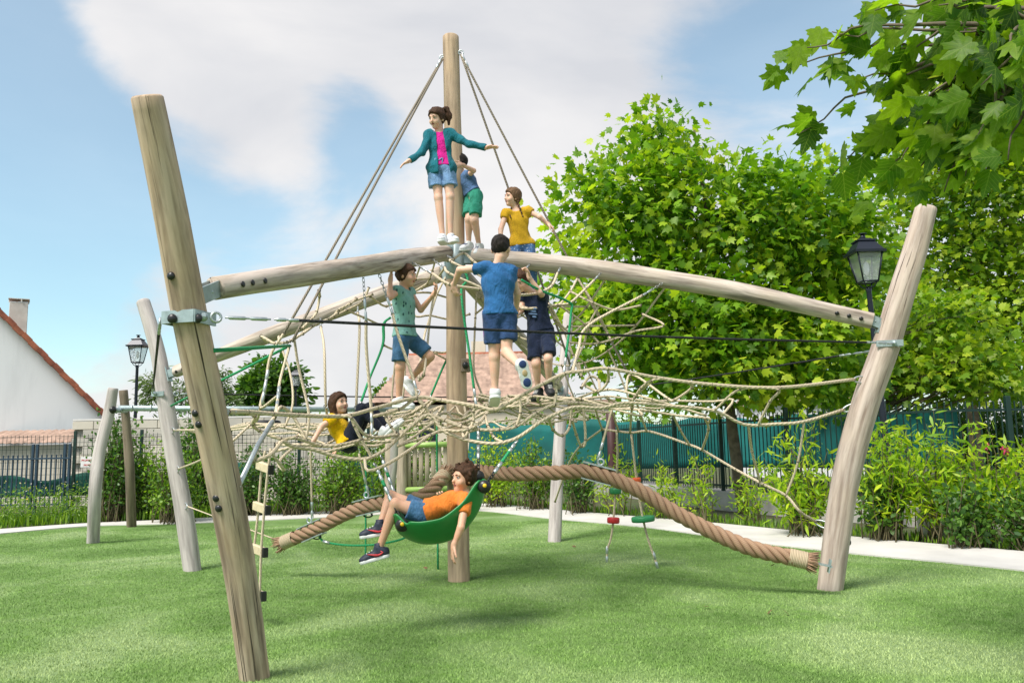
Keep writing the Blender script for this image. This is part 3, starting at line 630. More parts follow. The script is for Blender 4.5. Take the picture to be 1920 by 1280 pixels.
# bundle of ropes along the back left beam, and the web behind
for pts in ([(670,262,7.6),(870,222,7.9),(1000,165,8.1),(1080,112,8.3),(1190,30,8.5),(1330,-90,8.6)], [(680,350,7.4),(800,280,7.7),(910,205,8.0),(1050,142,8.3),(1150,92,8.5),(1280,22,8.6),(1420,-80,8.65)],
            [(935,-20,8.0),(912,105,8.0),(868,165,7.9),(790,180,7.7)], [(470,300,7.3),(530,348,7.4),(650,352,7.4),(700,340,7.4)], [(1060,142,8.3),(1085,90,8.3),(1180,40,8.4),(1200,-30,8.4)],
            [(1150,92,8.5),(1290,150,8.8),(1450,212,9.2),(1600,180,9.4)], [(1360,0,8.8),(1470,60,9.0),(1650,50,9.3)], [(1450,372,9.2),(1540,405,9.3),(1700,395,9.4)]):
    nrope(tr(c6, pts), 0.0123)
for pts in ([(430,405,9.2),(550,410,9.3),(700,442,9.4)], [(450,575,9.2),(550,570,9.3),(700,597,9.4)], [(580,830,9.2),(640,832,9.3),(720,800,9.4)], [(690,235,9.2),(600,420,9.0),(545,600,8.9),(508,730,8.7),(470,1010,8.2)],
            [(600,330,8.4),(555,560,8.2),(530,800,7.9),(505,990,7.6)], [(830,650,9.6),(930,610,9.6)], [(830,560,9.6),(940,490,9.6)], [(880,330,9.6),(875,500,9.6),(865,720,9.5),(862,960,9.4)]):
    nrope(tr(c2, pts), 0.012, False)
# tangled interior of the low net: irregular rings and spokes in the four bays
r1 = np.random.default_rng(21)
zN = lambda x, y: 0
def bay(a0, a1, seed, rmax=2.7, zb=1.74, s0=0.0, s1=0.0):
    r0 = np.random.default_rng(seed); nr = 7; m = 5; ph = r0.random(4)*6.28
    def surf(u, f):      # f = 0 at the mast, 1 at the outer edge
        a = a0+(a1-a0)*u; e = 1-0.42*math.sin(math.pi*min(1, max(0, u))); rad = 0.30+(rmax*e+0.35-0.30)*f
        z = zb-(s0+(s1-s0)*u)*(rad-0.34)+0.07*math.sin(2.0*rad+seed)+0.08*math.sin(4*a+1.2*rad+seed*2)-0.10*math.sin(math.pi*f)*math.sin(math.pi*u)
        return np.array([MB[0]+rad*math.cos(a), MB[1]+rad*math.sin(a), z])
    for j in range(nr):
        f0 = (j+0.5)/nr; pts = []
        for i in range(m*6+1):
            u = i/(m*6); w = math.cos(2*math.pi*m*u*(0.8 if j < 2 else 1.0)+math.pi*j+0.5*math.sin(3*u+ph[0]+j)); w = np.sign(w)*abs(w)**0.75; pts.append(surf(u, f0+w*0.5/nr*1.04)+np.array([0,0,0.025*w*(1 if j % 2 else -1)]))
            if i % 3 == 0 and 0 < i < m*6: clips.append((pts[-1], unit(surf(u+0.01, f0)-surf(u-0.01, f0))))
        nrope(np.array(pts), 0.0123, False)
ang = lambda d: math.atan2(d[1], d[0])
aA, aB, aC, aD = ang(dA), ang(dB), ang(dC), ang(dD)
bay(aA+0.1, aB-0.08, 5, 2.5, 1.93, 0.24, 0.05); bay(aB+0.08-2*math.pi if aB > aD else aB+0.08, aD-0.08, 6, 2.6, 1.86); bay(aD+0.08, aC-0.08, 8, 2.5, 1.8); bay(aC+0.08 if aC > 0 else aC+2*math.pi+0.08, aA+2*math.pi-0.08, 9, 2.8, 1.86, 0.12, 0.24)
for (a, e) in ((SC1, at(470,795,7.6)), (SC2, at(425,835,7.3))):
    u = unit(e-a); nrope(np.array([a, (a+e)/2-np.array([0,0,.02]), e]), 0.012, False); fitting(net, a-u*.02, a+u*0.2, 'ferrule', 0.014)
# ordered fans of cord between neighbouring beams
def fanbay(b1, b2, ts, sag, zlow, r=0.0105):
    q1, q2 = catmull(b1, 30), catmull(b2, 30); g = lambda q, t: q[int(t*(len(q)-1))]-np.array([0,0,0.075]); mids = []
    for t in ts:
        a, c = g(q1, t), g(q2, t); L_ = np.linalg.norm(a-c); P = np.array([a+(c-a)*u-np.array([0,0,1])*sag*L_*4*u*(1-u) for u in (0,0.17,0.34,0.5,0.66,0.83,1)])
        FIXED.extend([P[0], P[-1]]); nrope(P, r, True); mids.append(P)
    for m1, m2 in zip(mids[:-1], mids[1:]):
        for k1, k2 in ((1,2),(3,3),(5,4)): nrope(np.array([m2[k2], (m1[k1]+m2[k2])/2, m1[k1]]), r, False)
    for k in (2, 3, 4):
        p = mids[0][k]; e = np.array([p[0]+(p[0]-MB[0])*0.15, p[1]+(p[1]-MB[1])*0.15, zlow]); nrope(np.array([p, (p+e)/2, e]), r, False)
fanbay(bA, bC, (0.80,0.92), 0.14, 1.95); fanbay(bB, bD, (0.46,0.60,0.74,0.88), 0.17, 1.9);
# guy ropes from the mast head and the pulled-out corner
E = at(543,648,7.25)
for s, w in ((-1, (532,625,7.25)), (1, (548,640,7.28))):
    e = at(*w); nrope(np.array([TL+np.array([0.005*s,0,-.02]), TL+(e-TL)*0.5, e]), 0.0125, False, 'rope_guy', 'guy_rope')
ga, gb = at(1185,715,9.3), at(1075,700,9.6)
for e in (ga, gb): nrope(np.array([TR+np.array([0,0,-.02]), TR+(e-TR)*0.5, e]), 0.0125, False, 'rope_guy', 'guy_rope')
for t in (unit(at(532,625,7.25)-TL), unit(ga-TR), unit(gb-TR)):
    o = TL if t[0] < 0 else TR; fitting(net, o+t*0.02, o+t*0.2, 'ferrule', 0.017)
for pts in ([(640,262,7.25),(545,450,7.2),(500,700,7.15),(465,870,7.1)], [(660,380,7.25),(620,650,7.0),(595,850,6.6),(570,950,6.2)]):
    P = nrope(tr(c6, pts), 0.0125, False); u = unit(P[2]-P[1]); fitting(net, P[1]+u*0.12, P[1]+u*0.36, 'turnbuckle', 0.018); fitting(net, P[2]-u*0.08, P[2]+u*.16, 'turnbuckle', 0.016)
P = tr(c8, [(420,95,6.0),(330,240,5.75),(212,490,polepoint(PA,912)[1]-0.02)]); net.add('rope', tube(P, 0.017, 8), M['galv']); FIXED.append(P[-1])
nrope(np.array([at(400,657,polepoint(PA,657)[1]), E]), 0.013, False, 'rope_green', 'green_rope'); nrope(np.array([E, at(318,762,polepoint(PC,762)[1])]), 0.013, False, 'rope_green', 'green_rope')
for c, pts in ((c2, [(800,262,7.9),(816,320,7.9),(775,375,7.85),(778,480,7.8),(800,650,7.8),(830,850,7.75),(862,1095,7.7)]), (c2, [(1195,318,7.7),(1330,392,7.8),(1535,478,8.0),(1545,560,8.0),(1508,875,7.9)]),
               (c2, [(275,583,9.0),(222,632,9),(215,780,9),(130,1000,8.9),(58,1200,8.8)]), (c2, [(705,815,9.3),(640,940,9.3),(555,1140,9.2)]), (c6, [(1500,150,9.0),(1452,205,9),(1442,370,9),(1330,650,8.9),(1265,830,8.8)])):
    P = nrope(tr(c, pts), 0.0125, False, 'rope_green', 'green_rope'); u = unit(P[-1]-P[-2]); fitting(net, P[-1]-u*.03, P[-1]+u*0.17, 'ferrule', 0.016)
flush_ropes()
# clips where ropes cross
gs = []
for p, t in clips:
    g1 = torus(p, 0.0145, 0.0045, t, 8, 4); gs.append(g1)
if gs: net.add('rope_clips', merge(gs), M['clip'], kind='stuff')

# green ropes hanging to the ground
for (px, y0, y1, Y) in ((686,860,1030,10.8),(819,795,1043,10.0)):
    a = at(px, y0, Y); b_ = np.array([a[0]+.0, Y, 0.10]); th = Thing('climbing_rope', 'green climbing rope hanging straight down %s' % ('behind the swinging boy\'s shoes' if px < 700 else 'behind the green sling seat'), 'rope', (b_[0], b_[1], 0))
    th.add('rope', tube(np.linspace(a, b_-np.array([0,0,.11]), 8), 0.012, 8), M['rope_green'])
# rope with discs
def discrope(label, pts, discs):
    P = tr(c7, pts); P[-1][2] = -0.02; th = Thing('disc_rope', label, 'climbing rope', (P[-1][0], P[-1][1], 0))
    C = catmull(P, 6); th.add('rope', tube(C, 0.013, 8), M['rope']); u = unit(C[-1]-C[-4]); fitting(th, C[-1]-u*0.22, C[-1], 'ferrule', 0.02)
    for (py, r, h, m) in discs:
        i = np.argmin([abs(proj(q)[1]-(760+py/4)) for q in C]); t = unit(C[min(i+1,len(C)-1)]-C[i-1]); t = unit(t*np.array([.4,.4,1]))
        PP = C[i]+t*np.array([-h,-h*.9,-h*.5,h*.5,h*.9,h])[:,None]; th.add('disc', tube(PP, np.array([.8,.95,1,1,.95,.8])*r, 22), M[m])
discrope('rope with small red disc and small dark green disc', [(1105,190,10.1),(1110,400,10.2),(1095,640,10.3),(1080,860,10.3),(1060,1000,10.3),(1035,1080,10.3),(1030,1138,10.3)], [(640,0.072,0.036,'disc_green'),(860,0.076,0.036,'red')])
discrope('rope with wide flat green disc and small orange disc', [(1215,215,9.6),(1250,520,9.7),(1275,700,9.75),(1303,850,9.75),(1340,1000,9.75),(1395,1160,9.75),(1415,1212,9.75)], [(565,0.05,0.026,'orange'),(850,0.135,0.033,'disc_green')])

# thick hawsers
def hawser(label, P, plates, R=0.076, pitch=0.38, whip=(True, True)):
    C = catmull(P, 26); T, A, B = frames(C); s = np.concatenate([[0], np.cumsum(np.linalg.norm(np.diff(C, axis=0), axis=1))])
    th = Thing('thick_rope', label, 'rope', (C[:,0].mean(), C[:,1].mean(), 0.3)); ns = 4
    th.add('groove_shade_core', tube(C, R*0.45, 12), M['brown_wood'])  # dark filler: its colour puts shade into the gaps between strands
    for k in range(ns):
        ph = 2*np.pi*(s/pitch+k/ns); Q = C+R*0.64*(np.cos(ph)[:,None]*A+np.sin(ph)[:,None]*B)
        n2 = 5*len(Q); Q2 = np.stack([np.interp(np.linspace(0, s[-1], n2//3), s, Q[:,i]) for i in range(3)], -1)
        th.add('strand', tube(Q2, R*0.385, 12), M['hawser'])
    for e, sg in ((0, 1), (-1, -1)):
        c = C[e]; d = T[e]*sg; Pw = c+d*np.linspace(0.03, 0.19, 18)[:,None]
        th.add('whipping', tube(Pw, R*1.04*(1+0.03*np.sin(np.arange(18)*2.2)), 18, cap=False), M['whipping'])
        fr = []; r0 = np.random.default_rng(int(abs(c[0])*100))
        for _ in range(150):
            a = r0.random()*6.28; q = R*math.sqrt(r0.random())*0.9; o = A[e]*math.cos(a)*q+B[e]*math.sin(a)*q
            fr.append(seg(c+o+d*0.04, c+o*1.35-d*r0.uniform(0.03,0.075)+r0.normal(0,.012,3), 0.006, 4, 0.004)[:2])
        th.add('frayed_end', merge(fr), M['hawser'])
    for (px, sgn) in plates:
        i = np.argmin([abs(proj(q)[0]-px) for q in C]); ax = np.array([np.cross(T[i], [0,0,1]), T[i], np.array([0,0,1.])]); ax[0] = unit(ax[0]); ax[2] = np.cross(ax[0], ax[1])
        pl = th.add('clamp_plate', merge([box(C[i]+ax[2]*R*1.04, (0.045, 0.17, 0.006), ax), box(C[i]-ax[2]*R*1.04, (0.045, 0.15, 0.006), ax)]), M['galv'], smooth=False)
        th.add('eye', torus(C[i]+ax[2]*(R*1.04+0.04), 0.03, 0.01, ax[0], 12, 6), M['galv'], pl)
    return th, C, T
hr = np.array([mastaxis(at(892,884,8.65)[2])+np.array([0.14,-0.08,0]), at(960,888,8.55), at(1040,886,8.45), at(1110,885,8.36), at(1190,915,8.25), at(1280,968,8.12), at(1400,1024,7.95), at(1519,1052,7.82)])
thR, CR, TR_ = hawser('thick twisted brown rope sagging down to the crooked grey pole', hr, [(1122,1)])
hl = np.array([mastaxis(at(845,893,8.6)[2])+np.array([-0.12,-0.10,0.02]), at(800,925,8.78), at(752,942,8.92), at(700,946,9.06), at(650,962,9.2), at(590,992,9.38), at(528,1018,9.56)])
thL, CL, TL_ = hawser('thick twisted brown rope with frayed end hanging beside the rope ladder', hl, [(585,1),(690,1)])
frame.add('bracket', merge([box(CR[-1]+unit(TR_[-1])*0.10, (0.05,0.09,0.006), basis(TR_[-1])), box(CR[-1]+unit(TR_[-1])*0.17, (0.05,0.006,0.06), basis(TR_[-1]))]), M['galv_blue'], smooth=False)
for c, t, P in ((CR[0], -TR_[0], None), (CL[0], -TL_[0], None)):
    frame.add('bracket', box(c+t*0.05, (0.03,0.08,0.012), basis(t)), M['galv_blue'], smooth=False)
def hang(label, top, th, C, px, R=0.076):
    i = np.argmin([abs(proj(q)[0]-px) for q in C]); b_ = C[i]+np.array([0,0,R*1.04+0.055]); t2 = Thing('hanger_rope', label, 'rope', b_)
    u = unit(top-b_); t2.add('rope', tube(np.linspace(b_+u*.12, top, 6), 0.012, 8), M['rope']); fitting(t2, b_-u*0.01, b_+u*0.2, 'ferrule', 0.018)
hang('beige rope holding up the hanging thick rope near its free end', at(582,835,9.3), thL, CL, 585); hang('beige rope holding up the hanging thick rope behind the boy\'s knee', at(673,850,9.0), thL, CL, 690); hang('beige rope holding up the thick rope at its crest', at(1149,762,8.4), thR, CR, 1122)
e = CL[-1]; q = SC3; th = Thing('tether_rope', 'thin beige rope tying the thick rope end to the slender pale pole', 'rope', e); th.add('rope', tube(np.linspace(e-TL_[-1]*.03, q, 6), 0.008, 6), M['rope'])
# green loop under the left hawser
th = Thing('green_loop_rope', 'green rope slung below the thick rope behind the sling seat', 'rope', at(640,1020,9.3)); P = np.array([at(598,1006,9.36), at(612,1016,9.33), at(660,1022,9.2), at(720,1018,9.05), at(770,1000,8.95), at(800,945,8.8)]); th.add('rope', tube(catmull(P,8), 0.011, 8), M['rope_green'])
for q, d in ((at(594,1006,9.36), (1,0,-.4)), (at(690,965,9.09), (1,0,-.6))): th.add('thimble', torus(q, 0.045, 0.012, (0.1,1,0), 14, 6, 0.55), M['black_cap'])
th.add('ferrule', seg(at(606,1014,9.34), at(618,1018,9.31), 0.018)[:2], M['galv'])

# rope ladder
lad = Thing('rope_ladder', 'rope ladder with four pale wooden rungs behind the golden pole', 'rope ladder', at(490,1130,7.35))
LT = [at(484,835,6.95), at(505,830,6.85)]; YL = 7.0
rp = [[(497,845),(490,885),(484,960),(476,1035),(470,1130)], [(508,840),(502,885),(496,950),(490,1030),(487,1118)]]
for pts, dy in ((rp[0], 0.12), (rp[1], -0.12)): lad.add('rope', tube(catmull([at(x,y,YL+dy) for x,y in pts], 6), 0.011, 8), M['rope'])
for (x, y) in ((496,876),(490,952),(485,1031),(482,1113)):
    a = at(x-13, y-5, YL+0.10); c = at(x+11, y+4, YL-0.12); ax = basis(c-a); L_ = np.linalg.norm(c-a)/2; m = (a+c)/2
    rg = lad.add('rung', box(m, (0.018, L_, 0.036), ax, 0.005), M['rung'], smooth=False)
    for k in (0, 1): lad.add('rung_cap', box(m+ax[1]*(L_+0.005+0.016*k), (0.021,0.005,0.038), ax), M['rubber'], rg, smooth=False)

# sling seat
SY = 6.62
seat = Thing('sling_seat', 'glossy green moulded sling swing seat with black hubs', 'swing seat', at(815,1020,SY))
Pc = catmull(np.array([at(738,962,SY)[[0,2]], at(752,998,SY)[[0,2]], at(797,1017,SY)[[0,2]], at(852,1006,SY)[[0,2]], at(894,960,SY)[[0,2]], at(912,900,SY)[[0,2]]]), 8)
nU, nV = len(Pc), 15; SV = []
tg = np.gradient(Pc, axis=0); tg /= np.linalg.norm(tg, axis=1)[:,None]; nm = np.stack([-tg[:,1], tg[:,0]], -1)
for i in range(nU):
    u = i/(nU-1); wdt = 0.33*(0.62+0.38*math.sin(math.pi*min(1,max(0,u*0.9+0.05)))**0.6)
    for j in range(nV):
        v = -1+2*j/(nV-1); lift = 0.20*abs(v)**2.2*(0.25+0.75*math.sin(math.pi*u)**0.8)
        x = Pc[i,0]+nm[i,0]*lift; z = Pc[i,1]+nm[i,1]*lift; SV.append((x, SY+wdt*v*(1-0.08*abs(v)), z))
SF = [(i*nV+j, i*nV+j+1, (i+1)*nV+j+1, (i+1)*nV+j) for i in range(nU-1) for j in range(nV-1)]
so_ = seat.add('shell', (np.array(SV), SF), M['seat_green']); md = so_.modifiers.new('t', 'SOLIDIFY'); md.thickness = 0.022; md.offset = 0; md = so_.modifiers.new('s', 'SUBSURF'); md.levels = 1; md.render_levels = 1
tops = [at(703,870,6.62), at(715,855,7.0), at(968,828,6.93), at(897,800,7.2)]
hubs = [at(754,984,SY-0.22), at(754,966,SY+0.2), at(908,912,SY-0.21), at(897,893,SY+0.2)]
for t, h, nm_ in zip(tops, hubs, range(4)):
    fr_ = nm_ % 2 == 0; sgn = -1 if fr_ else 1
    hb = seat.add('hub', merge([ball(h, (0.052,0.035,0.052), None, 14, 8)]), M['black_cap']); seat.add('hub_bolt', ball(h+np.array([0.005,0.036*sgn,0.01]), (0.016,0.010,0.016), None, 8, 6), M['yellow'], hb)
    u = unit(t-h); L_ = np.linalg.norm(t-h); a = h+u*0.04; c = h+u*0.20
    seat.add('chain', chain(a, c, 0.05, 0.015, 0.005), M['chain_dark']); fitting(seat, c-u*.01, c+u*0.16, 'ferrule', 0.019)
    seat.add('rope', tube(np.linspace(c+u*0.15, t-u*0.12, 5), 0.0135, 8), M['rope_green']); fitting(seat, t-u*0.17, t-u*.03, 'ferrule', 0.019); seat.add('shackle', torus(t-u*.01, 0.022, 0.007, np.cross(u, (0,1,0.2)), 10, 5), M['chain'])
# ---------------------------------------------------------------- people
class Field:
    """smooth-union distance field on a grid, turned into one continuous surface"""
    def __init__(s, lo, hi, h):
        s.h = h; s.o = np.asarray(lo, float)-0.03; s.n = np.ceil((np.asarray(hi)+0.03-s.o)/h).astype(int)+1
        s.F = np.full(s.n, 0.5, np.float32)
    def sub(s, lo, hi):
        i0 = np.clip(np.floor((lo-s.o)/s.h).astype(int), 0, s.n-1); i1 = np.clip(np.ceil((hi-s.o)/s.h).astype(int)+1, 1, s.n)
        g = [s.o[k]+s.h*np.arange(i0[k], i1[k]) for k in range(3)]
        X = np.stack(np.meshgrid(*g, indexing='ij'), -1); return (slice(i0[0],i1[0]), slice(i0[1],i1[1]), slice(i0[2],i1[2])), X
    def union(s, sl, d, k):
        a = s.F[sl]
        if k > 0: hh = np.clip(0.5+0.5*(a-d)/k, 0, 1); s.F[sl] = a*(1-hh)+d*hh-k*hh*(1-hh)
        else: s.F[sl] = np.minimum(a, d)
    def cone(s, a, b, ra, rb, k=0.02, f=None, q=1.0, cuts=(), bulge=0.0):
        a = np.asarray(a, float); b = np.asarray(b, float); m = max(ra, rb)*(1+bulge)*max(1, q)+k+0.02
        sl, X = s.sub(np.minimum(a,b)-m, np.maximum(a,b)+m)
        if X.size == 0: return
        ab = b-a; t = np.clip(((X-a)@ab)/(ab@ab+1e-9), 0, 1); v = X-(a+t[...,None]*ab)
        if f is not None and q != 1.0: f = unit(f); vf = v@f; v = v+f*(vf*(1/q-1))[...,None]
        r = ra+(rb-ra)*t
        if bulge: r = r*(1+bulge*np.sin(np.pi*np.clip(t*1.5,0,1)))
        d = np.linalg.norm(v, axis=-1)-r
        if q < 1: d = d*q**0.5
        for (p, nrm) in cuts: d = np.maximum(d, (X-p)@unit(nrm))
        s.union(sl, d, k)
    def ell(s, c, ax, rad, k=0.02, cuts=()):
        c = np.asarray(c, float); rad = np.asarray(rad, float); m = rad.max()+k+0.02; sl, X = s.sub(c-m, c+m)
        v = (X-c)@np.asarray(ax).T/rad; l = np.linalg.norm(v, axis=-1); d = (l-1)*l/(np.linalg.norm(v/rad, axis=-1)+1e-6); d = np.where(l < 1e-3, -rad.min(), d)
        for (p, nrm) in cuts: d = np.maximum(d, (X-p)@unit(nrm))
        s.union(sl, d, k)
    def carve(s, c, r):
        c = np.asarray(c); sl, X = s.sub(c-r-.02, c+r+.02); s.F[sl] = np.maximum(s.F[sl], r-np.linalg.norm(X-c, axis=-1))
    def cut(s, p, nrm):
        sl, X = s.sub(s.o, s.o+s.n*s.h); s.F[sl] = np.maximum(s.F[sl], (X-p)@unit(nrm))
    def wobble(s, amp, freq, seed, stretch=(1,1,1)):
        r = np.random.default_rng(seed); sl, X = s.sub(s.o, s.o+s.n*s.h); w = np.zeros(s.F.shape, np.float32)
        for i in range(6):
            d = r.normal(0,1,3)*np.array(stretch); d = unit(d); w += np.sin((X@d)*freq*r.uniform(.6,1.6)+r.random()*6.28).astype(np.float32)
        s.F += amp*w/3
    def mesh(s):
        F = s.F; ins = F < 0; nx, ny, nz = F.shape
        c = [ins[i:nx-1+i, j:ny-1+j, k:nz-1+k] for i in (0,1) for j in (0,1) for k in (0,1)]
        tot = sum(x.astype(np.int8) for x in c); act = (tot > 0) & (tot < 8); I = np.argwhere(act); idx = np.full(act.shape, -1, np.int64); idx[act] = np.arange(len(I))
        acc = np.zeros((len(I),3)); cnt = np.zeros(len(I)); offs = np.array([(i,j,k) for i in (0,1) for j in (0,1) for k in (0,1)])
        vals = np.stack([F[I[:,0]+o[0], I[:,1]+o[1], I[:,2]+o[2]] for o in offs], 1)
        for p in range(8):
            for q in range(p+1, 8):
                if np.abs(offs[p]-offs[q]).sum() != 1: continue
                a, b2 = vals[:,p], vals[:,q]; m = (a < 0) != (b2 < 0); t = np.where(m, a/(a-b2+1e-12), 0)
                acc += np.where(m[:,None], offs[p]+t[:,None]*(offs[q]-offs[p]), 0); cnt += m
        V = s.o+s.h*(I+acc/np.maximum(cnt,1)[:,None]); Q = []
        for ax in range(3):
            a1, a2 = (ax+1) % 3, (ax+2) % 3
            A = np.moveaxis(ins, ax, 0); e = A[:-1] != A[1:]; e = np.moveaxis(e, 0, ax); P = np.argwhere(e)
            P = P[(P[:,a1] > 0) & (P[:,a2] > 0) & (P[:,a1] < F.shape[a1]-1) & (P[:,a2] < F.shape[a2]-1)]
            d1 = np.zeros(3,int); d1[a1] = 1; d2 = np.zeros(3,int); d2[a2] = 1
            g = lambda X: idx[X[:,0],X[:,1],X[:,2]]
            q = np.stack([g(P-d1-d2), g(P-d2), g(P), g(P-d1)], 1); fl = ~ins[P[:,0],P[:,1],P[:,2]]; q[fl] = q[fl][:,::-1]; Q.append(q)
        return V, np.vstack(Q)
def skinmat(name, c):
    b = NB(name); n = b.noise(b.coord('World'), 14, 4); b.base(b.mix(b.ramp(n, [(0.3,0.0),(0.75,1.0)]), c, (c[0]*1.12, c[1]*0.93, c[2]*0.88)))
    b.set(Roughness=0.5); b.p.inputs['Subsurface Weight'].default_value = 0.12; b.p.inputs['Subsurface Radius'].default_value = (0.02,0.008,0.004); b.p.inputs['Specular IOR Level'].default_value = 0.35; return b.m
M['skin_a'] = skinmat('skin_light', (0.68,0.455,0.345)); M['skin_b'] = skinmat('skin_tan', (0.60,0.37,0.255))
def cloth(name, c, kind=None, c2=None, rough=0.85):
    b = NB(name); w = b.coord('World'); n = b.noise(w, 11, 4); f = b.noise(w, 380, 2)
    col = b.mix(b.ramp(n, [(0.3,0.0),(0.7,1.0)]), tuple(x*0.78 for x in c), tuple(min(1,x*1.18) for x in c))
    if kind == 'dots':
        v = b.node('ShaderNodeTexVoronoi', Scale=38.0); b.l.new(w, v.inputs['Vector']); col = b.mix(b.ramp(v.outputs['Distance'], [(0.2,1.0),(0.28,0.0)]), col, c2)
    if kind == 'print':
        v = b.node('ShaderNodeTexVoronoi', Scale=1.0); m = b.coord('World', (30,30,17)); b.l.new(m, v.inputs['Vector']); col = b.mix(b.ramp(v.outputs['Distance'], [(0.22,1.0),(0.30,0.0)]), col, c2)
    if kind == 'knit':
        n4 = b.noise(w, 120, 2, 0.8); col = b.mix(b.ramp(n4, [(0.42,0.8),(0.58,0.0)]), col, c2); b.bump(n4, 0.6, 0.006)
    else: b.bump(b.math('ADD', b.math('MULTIPLY', f, 0.12), b.noise(b.coord('World', (1,1,0.55)), 26, 3, 0.5, 1.2)), 0.75, 0.022)
    if kind == 'denim': col = b.mix(b.ramp(b.noise(w, 90, 3, 0.8), [(0.35,0.0),(0.7,0.6)]), col, c2)
    b.base(col); b.set(Roughness=rough); b.p.inputs['Specular IOR Level'].default_value = 0.2
    b.p.inputs['Sheen Weight'].default_value = 0.1; return b.m
def hairmat(name, c):
    b = NB(name); n = b.noise(b.coord('World', (1,1,0.35)), 70, 4, 0.7); b.base(b.ramp(n, [(0.3, tuple(x*0.5 for x in c)), (0.75, tuple(x*1.6 for x in c))])); b.set(Roughness=0.6); b.p.inputs['Specular IOR Level'].default_value = 0.2; b.bump(n, 0.9, 0.012); return b.m
M['hair_dark'] = hairmat('hair_dark', (0.018,0.013,0.011)); M['hair_brown'] = hairmat('hair_brown', (0.06,0.028,0.014)); M['hair_light'] = hairmat('hair_light', (0.14,0.078,0.04))
M['eye_white'] = plain('eye_white', (0.75,0.73,0.7), 0.2, 0, 0.01); M['iris'] = plain('iris', (0.025,0.015,0.01), 0.15); M['lip'] = plain('lip', (0.42,0.13,0.11), 0.45); M['lip_gap'] = plain('lip_gap', (0.16,0.04,0.035), 0.6)
M['sole_white'] = plain('sole_white', (0.72,0.72,0.72), 0.6, 0, 0.03); M['shoe_white'] = plain('shoe_white', (0.66,0.67,0.69), 0.55, 0, 0.05, 30); M['shoe_navy'] = plain('shoe_navy', (0.02,0.026,0.05), 0.6, 0, 0.3, 40); M['shoe_black'] = plain('shoe_black', (0.016,0.017,0.02), 0.7, 0, 0.3, 40)
M['swoosh'] = plain('swoosh_red', (0.55,0.035,0.05), 0.5); M['sole_blue'] = plain('sole_blue', (0.02,0.045,0.16), 0.6); M['sole_tan'] = plain('sole_tan', (0.5,0.36,0.2), 0.6)
def rot(v, ax, a):
    ax = unit(ax); v = np.asarray(v); return v*math.cos(a)+np.cross(ax, v)*math.sin(a)+ax*np.dot(ax, v)*(1-math.cos(a))
def hand(fd, wr, d, pn, sc, curl, thumb_side):
    """palm, four jointed fingers of unequal length and a thumb"""
    d = unit(d); pn = unit(np.asarray(pn)-d*np.dot(pn, d)); sd = np.cross(d, pn)*thumb_side     # sd points to the thumb
    kn = wr+d*0.068*sc; fd.cone(wr-d*0.01, wr+d*0.02*sc, 0.021*sc, 0.021*sc, 0.015)
    fd.ell(wr+d*0.042*sc, np.array([sd, d, pn]), np.array([0.033,0.042,0.0145])*sc, 0.014)
    for i, (o, l) in enumerate(((0.026,0.058),(0.0085,0.066),(-0.0095,0.06),(-0.0265,0.046))):
        p = kn+sd*o*sc; dd = unit(d+sd*o*7*(1-min(1,curl))); c = curl*(0.9+0.1*i)
        for s_, (fr, rr) in enumerate(((0.45,0.0086),(0.32,0.0078),(0.23,0.007))):
            dd = rot(dd, np.cross(dd, pn), c*(0.5 if s_ == 0 else 1.0)); q = p+dd*l*fr*sc; fd.cone(p, q, rr*sc, rr*sc*0.94, 0.004); p = q
    p = wr+d*0.018*sc+sd*0.024*sc; dd = unit(sd*0.75+d*0.75+pn*0.25*curl)
    for l, rr in ((0.03,0.0115),(0.024,0.0095),(0.02,0.008)):
        q = p+dd*l*sc; fd.cone(p, q, rr*sc, rr*sc*0.92, 0.006); p = q; dd = unit(dd+d*0.35+pn*0.5*curl)
